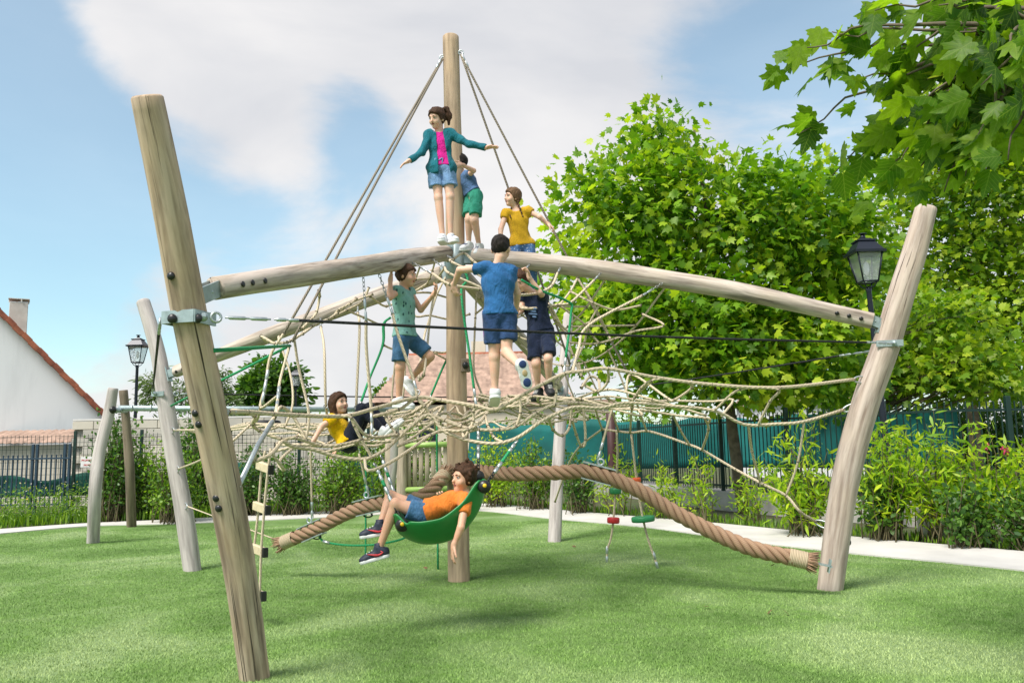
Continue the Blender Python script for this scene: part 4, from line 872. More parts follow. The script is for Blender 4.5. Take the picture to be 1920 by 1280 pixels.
def shoe(th, an, toe, up, sc, upper, sole, extra=None, sock=None):
    """a trainer: upper, sole, laces; toe is the shoe tip on the sole plane"""
    up = unit(up); f = np.asarray(toe)-np.asarray(an); f = unit(f-up*np.dot(f, up)); s_ = np.cross(f, up); L_ = 0.225*sc
    base = an-up*0.078*sc-f*0.058*sc; A = np.array([s_, f, up]); lo = base-0.28; hi = base+0.28
    fd = Field(lo, hi, 0.006)
    fd.cone(base+f*0.035*sc+up*0.045*sc, base+f*0.165*sc+up*0.032*sc, 0.040*sc, 0.036*sc, 0.02); fd.cone(base+f*0.03*sc+up*0.045*sc, an+up*0.012*sc, 0.038*sc, 0.040*sc, 0.03); fd.ell(base+f*0.185*sc+up*0.03*sc, A, np.array([0.040,0.045,0.026])*sc, 0.02)
    fd.cut(base+up*0.016*sc, -up); fd.cut(an+up*0.018*sc, up*0.9-f*0.35)
    o = th.add('shoe', fd.mesh(), upper)
    fs = Field(lo, hi, 0.006)
    fs.cone(base+f*0.038*sc+up*0.01*sc, base+f*0.12*sc+up*0.01*sc, 0.046*sc, 0.042*sc, 0.02); fs.cone(base+f*0.12*sc+up*0.01*sc, base+f*0.185*sc+up*0.012*sc, 0.042*sc, 0.043*sc, 0.02); fs.cut(base-up*0.004*sc, -up); fs.cut(base+up*0.024*sc, up)
    th.add('sole', fs.mesh(), sole, o)
    lc = [seg(base+f*(0.115+0.022*i)*sc+up*(0.078-0.006*i)*sc-s_*0.02*sc, base+f*(0.118+0.022*i)*sc+up*(0.079-0.006*i)*sc+s_*0.02*sc, 0.004*sc, 5)[:2] for i in range(3)]
    th.add('laces', merge(lc), M['sole_white'] if upper is not M['shoe_white'] else (extra or M['sole_white']), o)
    if extra is not None and upper is M['shoe_navy']:
        for sd in (-1, 1):
            P = catmull([base+f*0.035*sc+up*0.045*sc+s_*sd*0.0455*sc, base+f*0.075*sc+up*0.036*sc+s_*sd*0.0465*sc, base+f*0.12*sc+up*0.05*sc+s_*sd*0.043*sc, base+f*0.155*sc+up*0.062*sc+s_*sd*0.03*sc], 5)
            P = np.vstack([base+f*0.052*sc+up*0.062*sc+s_*sd*0.043*sc, P]); th.add('swoosh', tube(P, [0.004*sc,0.008*sc,0.010*sc,0.006*sc,0.0025*sc], 6), extra, o)
    if sock is not None: th.add('sock', seg(an-up*0.02*sc, an+up*0.045*sc, 0.034*sc, 12, 0.031*sc), sock, o)
    return base
HSC = 0.94
def person(label, J, sc, skin, hairm, hair, hf, hu, cf, top, bottom, shoes, hands, girth=1.0, top_len=0.35, leg_len=0.75, long_sleeve=False, cardigan=None, extras=None):
    P = {k: np.asarray(v, float) for k, v in J.items()}; allp = np.array(list(P.values())); lo, hi = allp.min(0)-0.17, allp.max(0)+0.17
    feet = min(P['anl'][2], P['anr'][2]); th = Thing('person', label, 'person', (P['hipl'][0]*.5+P['hipr'][0]*.5, P['hipl'][1]*.5+P['hipr'][1]*.5, feet-0.08*sc), 'children playing on the climbing frame')
    hf = unit(hf); hu = unit(np.asarray(hu)-hf*np.dot(hu, hf)); hs = np.cross(hf, hu); HA = np.array([hs, hf, hu]); c = P['head']; S = sc; gi = girth
    sm = (P['shl']+P['shr'])/2; pm = (P['hipl']+P['hipr'])/2; up = unit(sm-pm); cf = unit(np.asarray(cf)-up*np.dot(cf, up)); sd = unit(P['shr']-P['shl'])
    chest = sm-up*0.10*S; belly = pm+up*0.09*S
    def torso(fd, g, k=0.03):
        fd.cone(P['hipl']+up*0.01*S, P['hipr']+up*0.01*S, 0.078*S+g, 0.078*S+g, k, cf, 0.95)
        fd.cone(pm+up*0.03*S, belly, 0.102*S*gi+g, 0.096*S*gi+g, k, cf, 0.74); fd.cone(belly, chest, 0.096*S*gi+g, 0.112*S*gi+g, k, cf, 0.70)
        fd.cone(chest, sm-up*0.03*S, 0.108*S*gi+g, 0.076*S*gi+g, k, cf, 0.68); fd.cone(P['shl'], P['shr'], 0.037*S+g, 0.037*S+g, k)
    fd = Field(lo, hi, 0.0065); torso(fd, 0.0)
    nb = c-hu*0.075*S-hf*0.022*S; fd.cone(sm+up*0.015*S, nb, 0.044*S, 0.040*S, 0.02)
    for s_ in 'lr':
        fd.cone(P['sh'+s_], P['el'+s_], 0.036*S, 0.028*S, 0.02); fd.cone(P['el'+s_], P['wr'+s_], 0.028*S, 0.0195*S, 0.014, bulge=0.10)
        fd.cone(P['hip'+s_], P['kn'+s_], 0.068*S, 0.043*S, 0.02); fd.cone(P['kn'+s_], P['an'+s_], 0.042*S, 0.0265*S, 0.02, bulge=0.13)
        kf = unit(P['an'+s_]-P['kn'+s_]); fd.ell(P['kn'+s_], np.eye(3), np.array([0.041,0.043,0.046])*S, 0.015); fd.cone(P['an'+s_], P['an'+s_]-np.array([0,0,0.03])*S, 0.028*S, 0.028*S, 0.01)
        hd, pn, cu, ts = hands[s_]; hand(fd, P['wr'+s_], hd, pn, S*1.02, cu, ts)
    Z = S*HSC
    # head
    fd.ell(c+hu*0.024*Z-hf*0.008*Z, HA, np.array([0.074,0.092,0.087])*Z, 0.02); fd.ell(c-hu*0.042*Z+hf*0.02*Z, HA, np.array([0.056,0.066,0.062])*Z, 0.035)
    fd.ell(c-hu*0.086*Z+hf*0.060*Z, HA, np.array([0.024,0.02,0.018])*Z, 0.025); fd.cone(c+hf*0.080*Z+hu*0.014*Z, c+hf*0.101*Z-hu*0.02*Z, 0.007*Z, 0.0125*Z, 0.012)
    for s_ in (-1, 1):
        fd.ell(c+hs*s_*0.076*Z-hf*0.008*Z-hu*0.008*Z, HA, np.array([0.011,0.02,0.03])*Z, 0.008); fd.ell(c+hs*s_*0.036*Z+hf*0.058*Z-hu*0.028*Z, HA, np.array([0.026,0.024,0.026])*Z, 0.02)
        fd.ell(c+hs*s_*0.03*Z+hf*0.077*Z+hu*0.03*Z, HA, np.array([0.024,0.012,0.009])*Z, 0.012)
    body = th.add('body', fd.mesh(), skin)
    for s_ in (-1, 1):
        e = c+hs*s_*0.032*Z+hf*0.0775*Z+hu*0.012*Z; eo = th.add('eye', ball(e, np.array([0.0145,0.007,0.0085])*Z, HA, 12, 8), M['eye_white'], body)
        th.add('iris', ball(e+hf*0.0045*Z, np.array([0.0075,0.0045,0.0078])*Z, HA, 10, 6), M['iris'], body)
        th.add('eyelid', tube(catmull([e-hs*0.016*Z+hf*0.003*Z, e+hu*0.0075*Z+hf*0.0055*Z, e+hs*0.016*Z+hf*0.003*Z], 5), 0.0018*Z, 5), M['iris'], body)
        th.add('eyebrow', tube(catmull([c+hs*s_*0.014*Z+hf*0.0905*Z+hu*0.031*Z, c+hs*s_*0.032*Z+hf*0.089*Z+hu*0.037*Z, c+hs*s_*0.052*Z+hf*0.074*Z+hu*0.031*Z], 5), [0.003*Z,0.0036*Z,0.002*Z], 6), hairm, body)
    mo = c+hf*0.0865*Z-hu*0.05*Z; th.add('lips', merge([tube(catmull([mo-hs*0.024*Z-hf*0.010*Z+hu*o1*Z, mo+hf*0.0015*Z+hu*o2*Z, mo+hs*0.024*Z-hf*0.010*Z+hu*o1*Z], 6), np.array([0.002,0.0058,0.002])*Z, 6) for o1, o2 in ((0.001,0.005),(0.0,-0.006))]), M['lip'], body)
    th.add('mouth_line', tube(catmull([mo-hs*0.024*Z-hf*0.0065*Z+hu*0.001*Z, mo+hf*0.0055*Z, mo+hs*0.024*Z-hf*0.0065*Z+hu*0.001*Z], 6), 0.0022*Z, 5), M['lip_gap'], body)
    # hair
    fh = Field(c-0.36*Z, c+0.22*Z, 0.0065); hc = c+hu*0.026*Z-hf*0.012*Z; g = {'buzz': 0.004, 'short': 0.014, 'curly': 0.013}.get(hair, 0.014)*Z
    face = (c+hf*0.052*Z+hu*0.048*Z, hf*0.84-hu*0.40); nape = {'buzz': -0.048, 'short': -0.05, 'curly': -0.045, 'pony': -0.05, 'braids': -0.05, 'long': -0.2}[hair]
    ear = (c+hf*0.028*Z-hu*0.004*Z, hf*0.55-hu*0.84)
    rad = np.array([0.076,0.094,0.089])*Z+g
    fh.ell(hc, HA, rad, 0.0, cuts=[face, (c+hu*nape*Z, -hu*0.92+hf*0.4)]); fh.ell(hc+hu*0.02*Z, HA, rad*np.array([1,1,0.86]), 0.0, cuts=[(c+hf*0.078*Z+hu*0.07*Z, hf*0.75-hu*0.66)])
    for s_ in (-1, 1):
        if hair in ('short','curly','pony','braids'): fh.ell(c+hs*s_*0.072*Z-hf*0.02*Z+hu*0.012*Z, HA, np.array([0.017,0.04,0.05])*Z, 0.012)
    if hair == 'curly':
        r0 = np.random.default_rng(4)
        for _ in range(46):
            v = unit(r0.normal(0,1,3)+HA[2]*0.9-hf*0.1); 
            if np.dot(v, hf) > 0.62 and np.dot(v, hu) < 0.62: continue
            if np.dot(v, hu) < -0.25: continue
            q = hc+HA.T@((HA@v)*rad*1.0); fh.cone(q, q+v*0.010*Z+r0.normal(0,0.012,3)*Z, 0.013*Z, 0.009*Z, 0.008)
    if hair == 'pony':
        p = hc-hf*0.075*Z+hu*0.065*Z-hs*0.03*Z; q0 = [p, p-hf*0.04*Z-hs*0.02, p-hf*0.042*Z-hu*0.08*Z-hs*.045, p-hf*0.01*Z-hu*0.17*Z-hs*.05]; fh.cone(q0[0], q0[1], 0.024*Z, 0.032*Z, 0.015); fh.cone(q0[1], q0[2], 0.034*Z, 0.034*Z, 0.02); fh.cone(q0[2], q0[3], 0.032*Z, 0.01*Z, 0.02)
    if hair == 'long':
        for s_ in (-1, 1):
            fh.cone(hc+hs*s_*0.07*Z-hf*0.01*Z, c+hs*s_*0.072*Z-hf*0.0*Z-hu*0.17*Z, 0.032*Z, 0.02*Z, 0.02); fh.cone(hc+hs*s_*0.045*Z-hf*0.06*Z, c+hs*s_*0.05*Z-hf*0.055*Z-hu*0.19*Z, 0.04*Z, 0.022*Z, 0.02)
    fh.wobble(0.006*Z, 130, 3)
    if hair in ('short','curly','buzz'): pass
    ho = th.add('hair', fh.mesh(), hairm)
    if hair == 'braids':
        for s_ in (-1, 1):
            a = c+hs*s_*0.066*Z-hf*0.035*Z-hu*0.05*Z; b_ = P['shl' if s_*np.dot(hs, sd) < 0 else 'shr']*0.55+sm*0.45+cf*0.075*Z-up*0.07*Z; gs = []
            for i in range(9): t = i/8; gs.append(ball(a+(b_-a)*t+hs*0.006*(1 if i % 2 else -1), np.array([0.016,0.016,0.02])*Z*(1-0.35*t), None, 8, 6))
            th.add('braid', merge(gs), hairm, ho)
    # clothes
    tm, tslf = top; ft = Field(lo, hi, 0.0075); torso(ft, 0.019*S, 0.03)
    for s_ in 'lr':
        a, e = P['sh'+s_], P['el'+s_]; d = unit(e-a)
        if tslf > 0: q = a+(e-a)*tslf; ft.cone(a, q+d*0.03, 0.050*S, 0.049*S, 0.03, cuts=[(q, d)])
    ft.wobble(0.0055*S, 55, 11); ft.cut(pm+up*top_len*0.1*S, -up); ft.carve(sm+up*0.055*S+cf*0.02*S, 0.068*S)
    for s_ in 'lr':
        d = unit(P['el'+s_]-P['sh'+s_])
    if cardigan is None and tslf <= 0: pass
    shirt = th.add('shirt', ft.mesh(), tm)
    if cardigan is not None:
        fc = Field(lo, hi, 0.0075); torso(fc, 0.032*S, 0.03); fc.cone(pm+up*0.04*S, pm-up*0.06*S, 0.122*S, 0.130*S, 0.03, cf, 0.85, cuts=[(pm-up*0.055*S, -up)])
        for s_ in 'lr': fc.cone(P['sh'+s_], P['el'+s_], 0.050*S, 0.041*S, 0.03); w_ = P['wr'+s_]; d = unit(w_-P['el'+s_]); fc.cone(P['el'+s_], w_, 0.041*S, 0.032*S, 0.02, cuts=[(w_-d*0.005, d)])
        fc.wobble(0.006*S, 55, 17); fc.carve(sm+up*0.06*S+cf*0.03*S, 0.075*S)
        sl, X = fc.sub(fc.o, fc.o+fc.n*fc.h); v = X-sm; h_ = (v@up); wv = np.abs((v@sd)); fwd = v@cf
        op = np.minimum(np.minimum((0.035+0.10*np.clip(-h_,0,0.6)*0.55)*S-wv, fwd-0.0), 0.06*S-h_*1.0); fc.F[sl] = np.maximum(fc.F[sl], op.astype(np.float32))
        th.add('cardigan', fc.mesh(), cardigan)
    bm, kind = bottom; fb = Field(lo, hi, 0.0075); flare = 0.02 if kind == 'shorts' else 0.006
    wc = [(pm+up*0.075*S, up)]
    fb.cone(P['hipl']+up*0.015*S, P['hipr']+up*0.015*S, 0.076*S+0.007, 0.076*S+0.007, 0.03, cf, 0.97, cuts=wc); fb.cone(pm+up*0.02*S, pm+up*0.08*S, 0.102*S*gi+0.009, 0.097*S*gi+0.009, 0.03, cf, 0.73, cuts=wc)
    for s_ in 'lr':
        a, k_ = P['hip'+s_], P['kn'+s_]; d = unit(k_-a); og = unit(P['hip'+s_]-pm)*0.012*S
        if kind == 'shorts': q = a+(k_-a)*leg_len; fb.cone(a+og, q+d*0.02+og, 0.080*S, (0.070-0.020*leg_len)*S+flare, 0.009, cuts=[(q, d)])
        else: fb.cone(a, k_, 0.076*S+flare, 0.049*S+flare, 0.012, cuts=[(pm+up*0.03*S, up)] if np.dot(d, -up) > 0.6 else ()); q = k_+(P['an'+s_]-k_)*leg_len; fb.cone(k_, q, 0.049*S+flare, 0.034*S+flare, 0.02, cuts=[(q, unit(P['an'+s_]-k_))], bulge=0.08)
    fb.wobble(0.0055*S, 62, 23); th.add('shorts' if kind == 'shorts' else 'trousers', fb.mesh(), bm)
    um, so2, ex, sk = shoes
    for s_ in 'lr':
        sh = unit(P['kn'+s_]-P['an'+s_]); fdir = unit(P['toe'+s_]-P['an'+s_]); u = J.get('up'+s_, sh)
        shoe(th, P['an'+s_], P['toe'+s_], u, S, um, so2, ex, sk)
    if extras: extras(th, P, dict(sm=sm, pm=pm, up=up, cf=cf, sd=sd, S=S))
    return th
def jt(Y, **kw):
    o = {}
    for k, v in kw.items():
        o[k] = np.asarray(v[1]) if v[0] is None else at(v[0], v[1], Y+(v[2] if len(v) > 2 else 0))
    return o
BN = []
def bones(n, J):
    l = lambda a, b: round(float(np.linalg.norm(J[a]-J[b])), 2)
    BN.append((n, {k: (l('sh'+k,'el'+k), l('el'+k,'wr'+k), l('hip'+k,'kn'+k), l('kn'+k,'an'+k)) for k in 'lr'}, 'sh', l('shl','shr'), 'torso', round(float(np.linalg.norm((J['shl']+J['shr'])/2-(J['hipl']+J['hipr'])/2)),2), 'neck', round(float(np.linalg.norm((J['shl']+J['shr'])/2-J['head'])),2)))
white = (M['shoe_white'], M['sole_white'], M['sole_blue'], None)
D = lambda *a: np.array(a, float)
# girl balancing on the left beam
J = jt(8.42, head=(819,223,-.03), shl=(806,254,.0), shr=(842,251,.02), ell=(791,286,-.1), wrl=(768,301,-.2), elr=(879,270,-.05), wrr=(911,277,-.1), hipl=(818,318), hipr=(838,318), knl=(822,371,-.02), knr=(844,369,-.02), anl=(830,444,.0), anr=(845,443,.02), toel=(826,466,-.16), toer=(857,463,-.13))
J['toel'][2] = J['anl'][2]-.07; J['toer'][2] = J['anr'][2]-.07
bones('girl1', J)
M['c_pink'] = cloth('pink_shirt', (0.62,0.015,0.26)); M['c_card'] = cloth('teal_cardigan', (0.008,0.13,0.17)); M['c_denim'] = cloth('light_denim', (0.13,0.25,0.46), 'denim', (0.28,0.42,0.62))
def belt(th, P, g):
    w = g['pm']+g['up']*0.07*g['S']+g['cf']*0.09; th.add('belt_bow', merge([tube(catmull([w, w+g['sd']*0.04*s+g['up']*0.02, w+g['sd']*0.03*s-g['up']*0.05], 5), 0.006, 6) for s in (-1,1)]), M['c_denim'])
girl1 = person('girl in teal cardigan, pink top and denim shorts balancing upright on a beam', J, 1.0, M['skin_a'], M['hair_brown'], 'pony', (-0.55,-0.75,-0.35), (0,-0.2,1), (-0.2,-1,0), (M['c_pink'], 0.0), (M['c_denim'], 'shorts'), white,
   {'l': (D(-0.75,-0.3,-0.55), D(0,0,-1), 0.22, 1), 'r': (D(1,-0.15,0.02), D(0,0,-1), 0.12, -1)}, girth=0.84, top_len=0.2, leg_len=0.62, cardigan=M['c_card'], extras=belt)
# boy hugging the mast from behind
J = jt(9.10, head=(860,306,.04), shl=(862,332,.08), shr=(876,331,-.02), ell=(850,322,.1), wrl=(836,312,-.1), elr=(888,320,-.2), wrr=(868,310,-.40), hipl=(884,368,.06), hipr=(892,368,-.04), knl=(879,412,-.08), knr=(890,414,-.12), anl=(879,456,.0), anr=(898,459,.02), toel=(868,468,-.08), toer=(889,472,-.10))
bones('boy2', J)
M['c_blue2'] = cloth('slate_tee', (0.07,0.14,0.28)); M['c_green'] = cloth('sea_green_shorts', (0.03,0.25,0.17))
person('boy in slate blue shirt and sea green shorts hugging the mast from behind', J, 0.97, M['skin_a'], M['hair_dark'], 'short', (-0.85,-0.5,0), (0,0,1), (-0.8,-0.6,0), (M['c_blue2'], 0.5), (M['c_green'], 'shorts'), white, {'l': (D(0.2,-0.9,0), D(0,.3,-1), 0.5, 1), 'r': (D(-0.9,-0.15,-.1), D(0.2,1,0), 0.5, -1)}, leg_len=0.8)
# girl in mustard knit top holding a guy rope
J = jt(9.02, head=(961,371,-.02), shl=(949,400,.02), shr=(990,396,-.02), ell=(939,430,-.05), wrl=(938,452,-.12), elr=(1012,407,-.06), wrr=(1027,420,-.03), hipl=(966,462,.02), hipr=(990,462,.02), knl=(969,516,-.06), knr=(998,516,-.02), anl=(972,573,.02), anr=(1000,574,.05), toel=(965,592,-.1), toer=(1002,594,-.12))
bones('girl3', J)
M['c_must'] = cloth('mustard_knit', (0.58,0.34,0.012), 'knit', (0.36,0.2,0.01)); M['c_jean'] = cloth('dotted_jeans', (0.075,0.16,0.34), 'dots', (0.5,0.55,0.62))
person('girl in mustard knit top and dotted jeans gripping a slanting rope behind the beam', J, 0.97, M['skin_a'], M['hair_light'], 'braids', (-0.9,-0.45,-0.02), (0.05,-0.1,1), (-0.25,-1,-0.1), (M['c_must'], 0.33), (M['c_jean'], 'trousers'), white, {'l': (D(0,-0.1,-1), D(0.6,0.6,0), 0.5, -1), 'r': (D(0.75,0.0,-0.55), D(-0.2,.3,-1), 1.05, -1)}, girth=0.9, top_len=0.05, leg_len=0.95)
# boy in mint patterned shirt stepping up
J = jt(7.75, head=(762,518,.0), shl=(744,546,-.12), shr=(768,548,.14), ell=(731,558,-.24), wrl=(732,524,-.16), elr=(789,581,.10), wrr=(813,552,-.02), hipl=(754,634,-.05), hipr=(766,634,.06), knl=(750,688,-.07), knr=(806,668,.04), anl=(748,748,-.02), anr=(769,712,.16), toel=(768,772,-.05), toer=(795,730,.1))
bones('boy4', J)
M['c_mint'] = cloth('mint_print', (0.20,0.40,0.36), 'print', (0.03,0.09,0.10)); M['c_blueshort'] = cloth('steel_blue_shorts', (0.045,0.12,0.22))
person('boy in mint patterned shirt stepping on the net with one arm raised to the beam', J, 1.0, M['skin_b'], M['hair_brown'], 'short', (0.93,-0.25,-0.1), (0.05,0,1), (0.9,-0.42,0), (M['c_mint'], 0.18), (M['c_blueshort'], 'shorts'), white, {'l': (D(0.1,0.1,1), D(1,0.4,0), 0.9, 1), 'r': (D(0.4,-0.2,0.75), D(-0.8,-.3,.3), 1.1, 1)}, top_len=0.1, leg_len=0.82)
# boy in blue seen from behind
J = jt(6.92, head=(939,467,.02), shl=(908,502,.0), shr=(957,508,.02), ell=(862,506,.08), wrl=(851,534,.22), elr=(970,550,.12), wrr=(968,582,.3), hipl=(926,594,.0), hipr=(949,594,.02), knl=(927,669,.02), knr=(950,660,-.02), anl=(928,732,.05), anr=(976,688,-.24), toel=(926,758,.28), toer=(989,720,-.22))
J['toel'] = J['anl']+D(-0.02,0.2,-0.09); J['upl'] = D(0,0.3,1); J['upr'] = D(-0.25,0.85,0.15); J['toer'] = J['anr']+D(0.05,0.03,-0.2)
bones('boy5', J); U_ = {k: J.pop(k) for k in ('upl','upr')}
class JD(dict): pass
def run(J, ups, *a, **k):
    global _ups
    o = shoe
    def sh2(th, an, toe, up, *r):
        for s_ in 'lr':
            if 'up'+s_ in ups and np.allclose(an, J['an'+s_]): up = ups['up'+s_]
        return o(th, an, toe, up, *r)
    globals()['shoe'] = sh2
    try: return person(*a, **k)
    finally: globals()['shoe'] = o
M['c_blue'] = cloth('blue_tee', (0.022,0.115,0.29)); M['c_navysh'] = cloth('navy_shorts', (0.022,0.055,0.14))
def stripe(th, P, g):
    a = P['hipl']; k_ = P['knl']; s = -g['sd']; uu = unit(U_['upr']); ff = P['toer']-P['anr']; ff = unit(ff-uu*np.dot(ff, uu)); A_ = np.array([np.cross(ff, uu), ff, uu]); bs_ = P['anr']-uu*0.078*g['S']-ff*0.058*g['S']
    for q_, r_, m_ in ((0.175,(0.036,0.04,0.006),'sole_blue'),(0.03,(0.034,0.034,0.006),'sole_blue'),(0.10,(0.024,0.03,0.006),'sole_tan')): th.add('tread', ball(bs_+ff*q_*g['S']-uu*0.003, r_, A_, 14, 6), M[m_])
    th.add('side_stripe', tube(np.linspace(a+s*0.093+g['up']*0.04, a+(k_-a)*0.6+s*0.083, 6), 0.008, 6), M['c_purple'])
M['c_purple'] = cloth('purple_trim', (0.2,0.03,0.3))
run(J, U_, 'boy in blue shirt and navy shorts seen from behind standing on the net', J, 1.05, M['skin_a'], M['hair_dark'], 'buzz', (0.2,0.97,-0.1), (0,0,1), (0.1,1,-0.1), (M['c_blue'], 0.42), (M['c_navysh'], 'shorts'), white, {'l': (D(0.2,0.3,-1), D(0.6,0.6,0.3), 0.9, -1), 'r': (D(-0.3,0.6,-0.4), D(-.5,0,-1), 0.8, 1)}, top_len=0.15, leg_len=0.68, extras=stripe)
# boy in navy tee looking down
J = jt(8.05, head=(979,527,-.08), shl=(982,554,.06), shr=(1019,556,.0), ell=(977,584,.0), wrl=(968,590,-.22), elr=(1012,548,-.24), wrr=(992,519,-.28), hipl=(1005,624,.02), hipr=(1024,624,.0), knl=(1005,682,-.08), knr=(1028,672,-.12), anl=(1009,729,.02), anr=(1029,719,-.02), toel=(1000,748,-.1), toer=(1036,744,-.16))
bones('boy6', J)
M['c_ink'] = cloth('ink_tee', (0.012,0.02,0.05)); M['c_ink2'] = cloth('dark_navy_shorts', (0.016,0.025,0.06)); M['c_printgrey'] = cloth('print_grey', (0.10,0.17,0.30))
def chestprint(th, P, g):
    gs = []; o = g['sm']-g['up']*0.14+g['cf']*0.107; S = g['S']
    for i, w in enumerate((0.05,0.03,0.045,0.02)):
        gs.append(box(o-g['up']*0.028*i+g['sd']*(0.01*(i % 2)), (w*S, 0.004, 0.008), np.array([g['sd'], g['cf'], g['up']])))
    th.add('shirt_print', merge(gs), M['c_printgrey'], smooth=False)
person('boy in dark navy shirt looking down with one hand raised to a rope', J, 0.96, M['skin_a'], M['hair_brown'], 'short', (-0.55,-0.62,-0.5), (-0.2,-0.45,0.9), (-0.45,-0.9,0), (M['c_ink'], 0.45), (M['c_ink2'], 'shorts'), (M['shoe_black'], M['shoe_black'], None, None), {'l': (D(-0.4,-0.8,0.1), D(0,0,-1), 0.8, -1), 'r': (D(-0.3,-0.1,0.9), D(-.8,-.3,-.3), 1.0, 1)}, top_len=0.1, leg_len=0.85, extras=chestprint)
# girl in yellow sitting in the net
J = jt(8.30, head=(636,757,.0), shl=(622,786,-.12), shr=(634,788,.14), ell=(604,798,-.2), wrl=(590,822,-.25), elr=(640,815,.28), wrr=(630,838,.34), hipl=(652,833,-.08), hipr=(656,832,.09), knl=(678,766,-.1), knr=(692,764,.1), anl=(716,806,-.08), anr=(726,800,.1), toel=(742,814,-.1), toer=(752,808,.1))
bones('girl7', J)
M['c_yel'] = cloth('yellow_tee', (0.72,0.43,0.0)); M['c_leg'] = cloth('navy_leggings', (0.010,0.013,0.026))
J7 = J
person('long-haired girl in yellow shirt and navy leggings sitting in the net', J, 1.0, M['skin_a'], M['hair_brown'], 'long', (0.75,-0.6,0.12), (-0.1,0,1), (0.85,-0.3,0.2), (M['c_yel'], 0.6), (M['c_leg'], 'trousers'), white, {'l': (D(-0.3,-0.2,-0.9), D(-0.6,0,-.5), 0.5, 1), 'r': (D(-.3,.3,-.8), D(-.6,0,-.5), 0.5, -1)}, top_len=0.2, leg_len=0.9)
# boy lying in the sling seat
J = jt(6.6, head=(869,897,.0), shl=(873,938,-.16), shr=(868,930,.14), ell=(864,989,-.28), wrl=(851,1022,-.29), elr=(840,958,.17), wrr=(800,946,.05), hipl=(795,962,-.08), hipr=(793,958,.08), knl=(742,944,-.11), knr=(733,930,.08), anl=(709,1034,-.08), anr=(713,984,-.02), toel=(664,1060,-.1), toer=(672,998,-.05))
J['anl'] = J['knl']+unit(at(709,1034,6.5)-J['knl'])*0.36; J['toel'] = J['anl']+D(-0.2,-0.03,-0.11); J['toer'] = J['anr']+D(-0.2,-0.03,-0.075)
ups = {'upl': D(-0.25,0,1), 'upr': D(-0.12,-0.05,1)}
bones('boy8', J)
M['c_or'] = cloth('orange_tee', (0.72,0.20,0.03)); M['c_or2'] = cloth('orange_print', (0.75,0.45,0.3)); M['c_bs'] = cloth('blue_denim_shorts', (0.045,0.13,0.26), 'denim', (0.12,0.24,0.4))
def pr(th, P, g):
    gs = []; o = g['sm']-g['up']*0.15+g['cf']*0.105; A = np.array([g['sd'], g['cf'], g['up']])
    for i, w in enumerate((0.03,0.045,0.04)): gs.append(box(o-g['up']*0.02*i, (w, 0.004, 0.006), A))
    th.add('shirt_print', merge(gs), M['c_or2'], smooth=False)
run(J, ups, 'smiling boy in orange shirt and blue shorts lying back in the green sling seat', J, 1.0, M['skin_b'], M['hair_brown'], 'curly', (-0.80,-0.60,0.02), (0.1,0,1), (-0.35,0,0.9), (M['c_or'], 0.5), (M['c_bs'], 'shorts'), (M['shoe_navy'], M['sole_white'], M['swoosh'], M['shoe_navy']), {'l': (D(-0.15,-0.05,-1), D(0.9,0.3,0), 0.35, 1), 'r': (D(-0.8,-.3,0), D(0,0,-1), 0.4, -1)}, top_len=0.3, leg_len=0.55, extras=pr)

# ---------------------------------------------------------------- plants
def leaf_tpl(kind):
    if kind == 'plane':
        h = [(0,0),(.20,-.07),(.30,.06),(.54,.20),(.36,.34),(.44,.66),(.17,.60),(0,1.0)]
        P = h+[(-x,y) for x,y in h[-2:0:-1]]; c = (0,.3)
    elif kind == 'plane_hi':
        h = [(0,0),(.10,-.10),(.24,-.06),(.27,.03),(.40,.05),(.58,.16),(.47,.22),(.48,.30),(.36,.33),(.38,.45),(.50,.68),(.38,.66),(.30,.70),(.19,.58),(.16,.70),(.12,.82),(0,1.04)]
        P = h+[(-x,y) for x,y in h[-2:0:-1]]; c = (0,.28)
    elif kind == 'lance': P = [(0,0),(.11,.3),(.09,.65),(0,1),(-.09,.65),(-.11,.3)]; c = (0,.5)
    else: P = [(0,0),(.3,.35),(.22,.75),(0,1),(-.22,.75),(-.3,.35)]; c = (0,.5)
    V = np.array([c]+P); z = -0.30*V[:,0]**2*1.6-0.16*V[:,1]**2+0.10*np.abs(V[:,0]); V = np.column_stack([V, z]); n = len(P)
    return V, np.array([(0, 1+i, 1+(i+1) % n) for i in range(n)])
TPL = {k: leaf_tpl(k) for k in ('plane','plane_hi','lance','oval')}
def leaves(P, dirs, size, kind, r0, droop=0.5, flat=0.5, bright=None):
    """leaf-shaped faces at points P: tip along dirs with droop, blade facing up with scatter"""
    V, F = TPL[kind]; n = len(P); y = dirs+r0.normal(0,0.45,(n,3)); y[:,2] -= droop*r0.random(n); y /= np.linalg.norm(y, axis=1)[:,None]
    z = np.array([0,0,1.0])*flat+r0.normal(0,0.5,(n,3)); z -= y*(z*y).sum(1)[:,None]; z /= np.linalg.norm(z, axis=1)[:,None]+1e-9; x = np.cross(y, z)
    s = size*r0.uniform(0.5, 1.25, n); W = P[:,None,:]+s[:,None,None]*(V[None,:,0,None]*x[:,None,:]+V[None,:,1,None]*y[:,None,:]+V[None,:,2,None]*z[:,None,:])
    G = (F[None]+(np.arange(n)*len(V))[:,None,None]).reshape(-1,3); b_ = r0.random(n) if bright is None else np.clip(bright+r0.normal(0,.18,n), 0, 1)
    return W.reshape(-1,3), G, None, {'rnd': np.repeat(b_, len(V))}
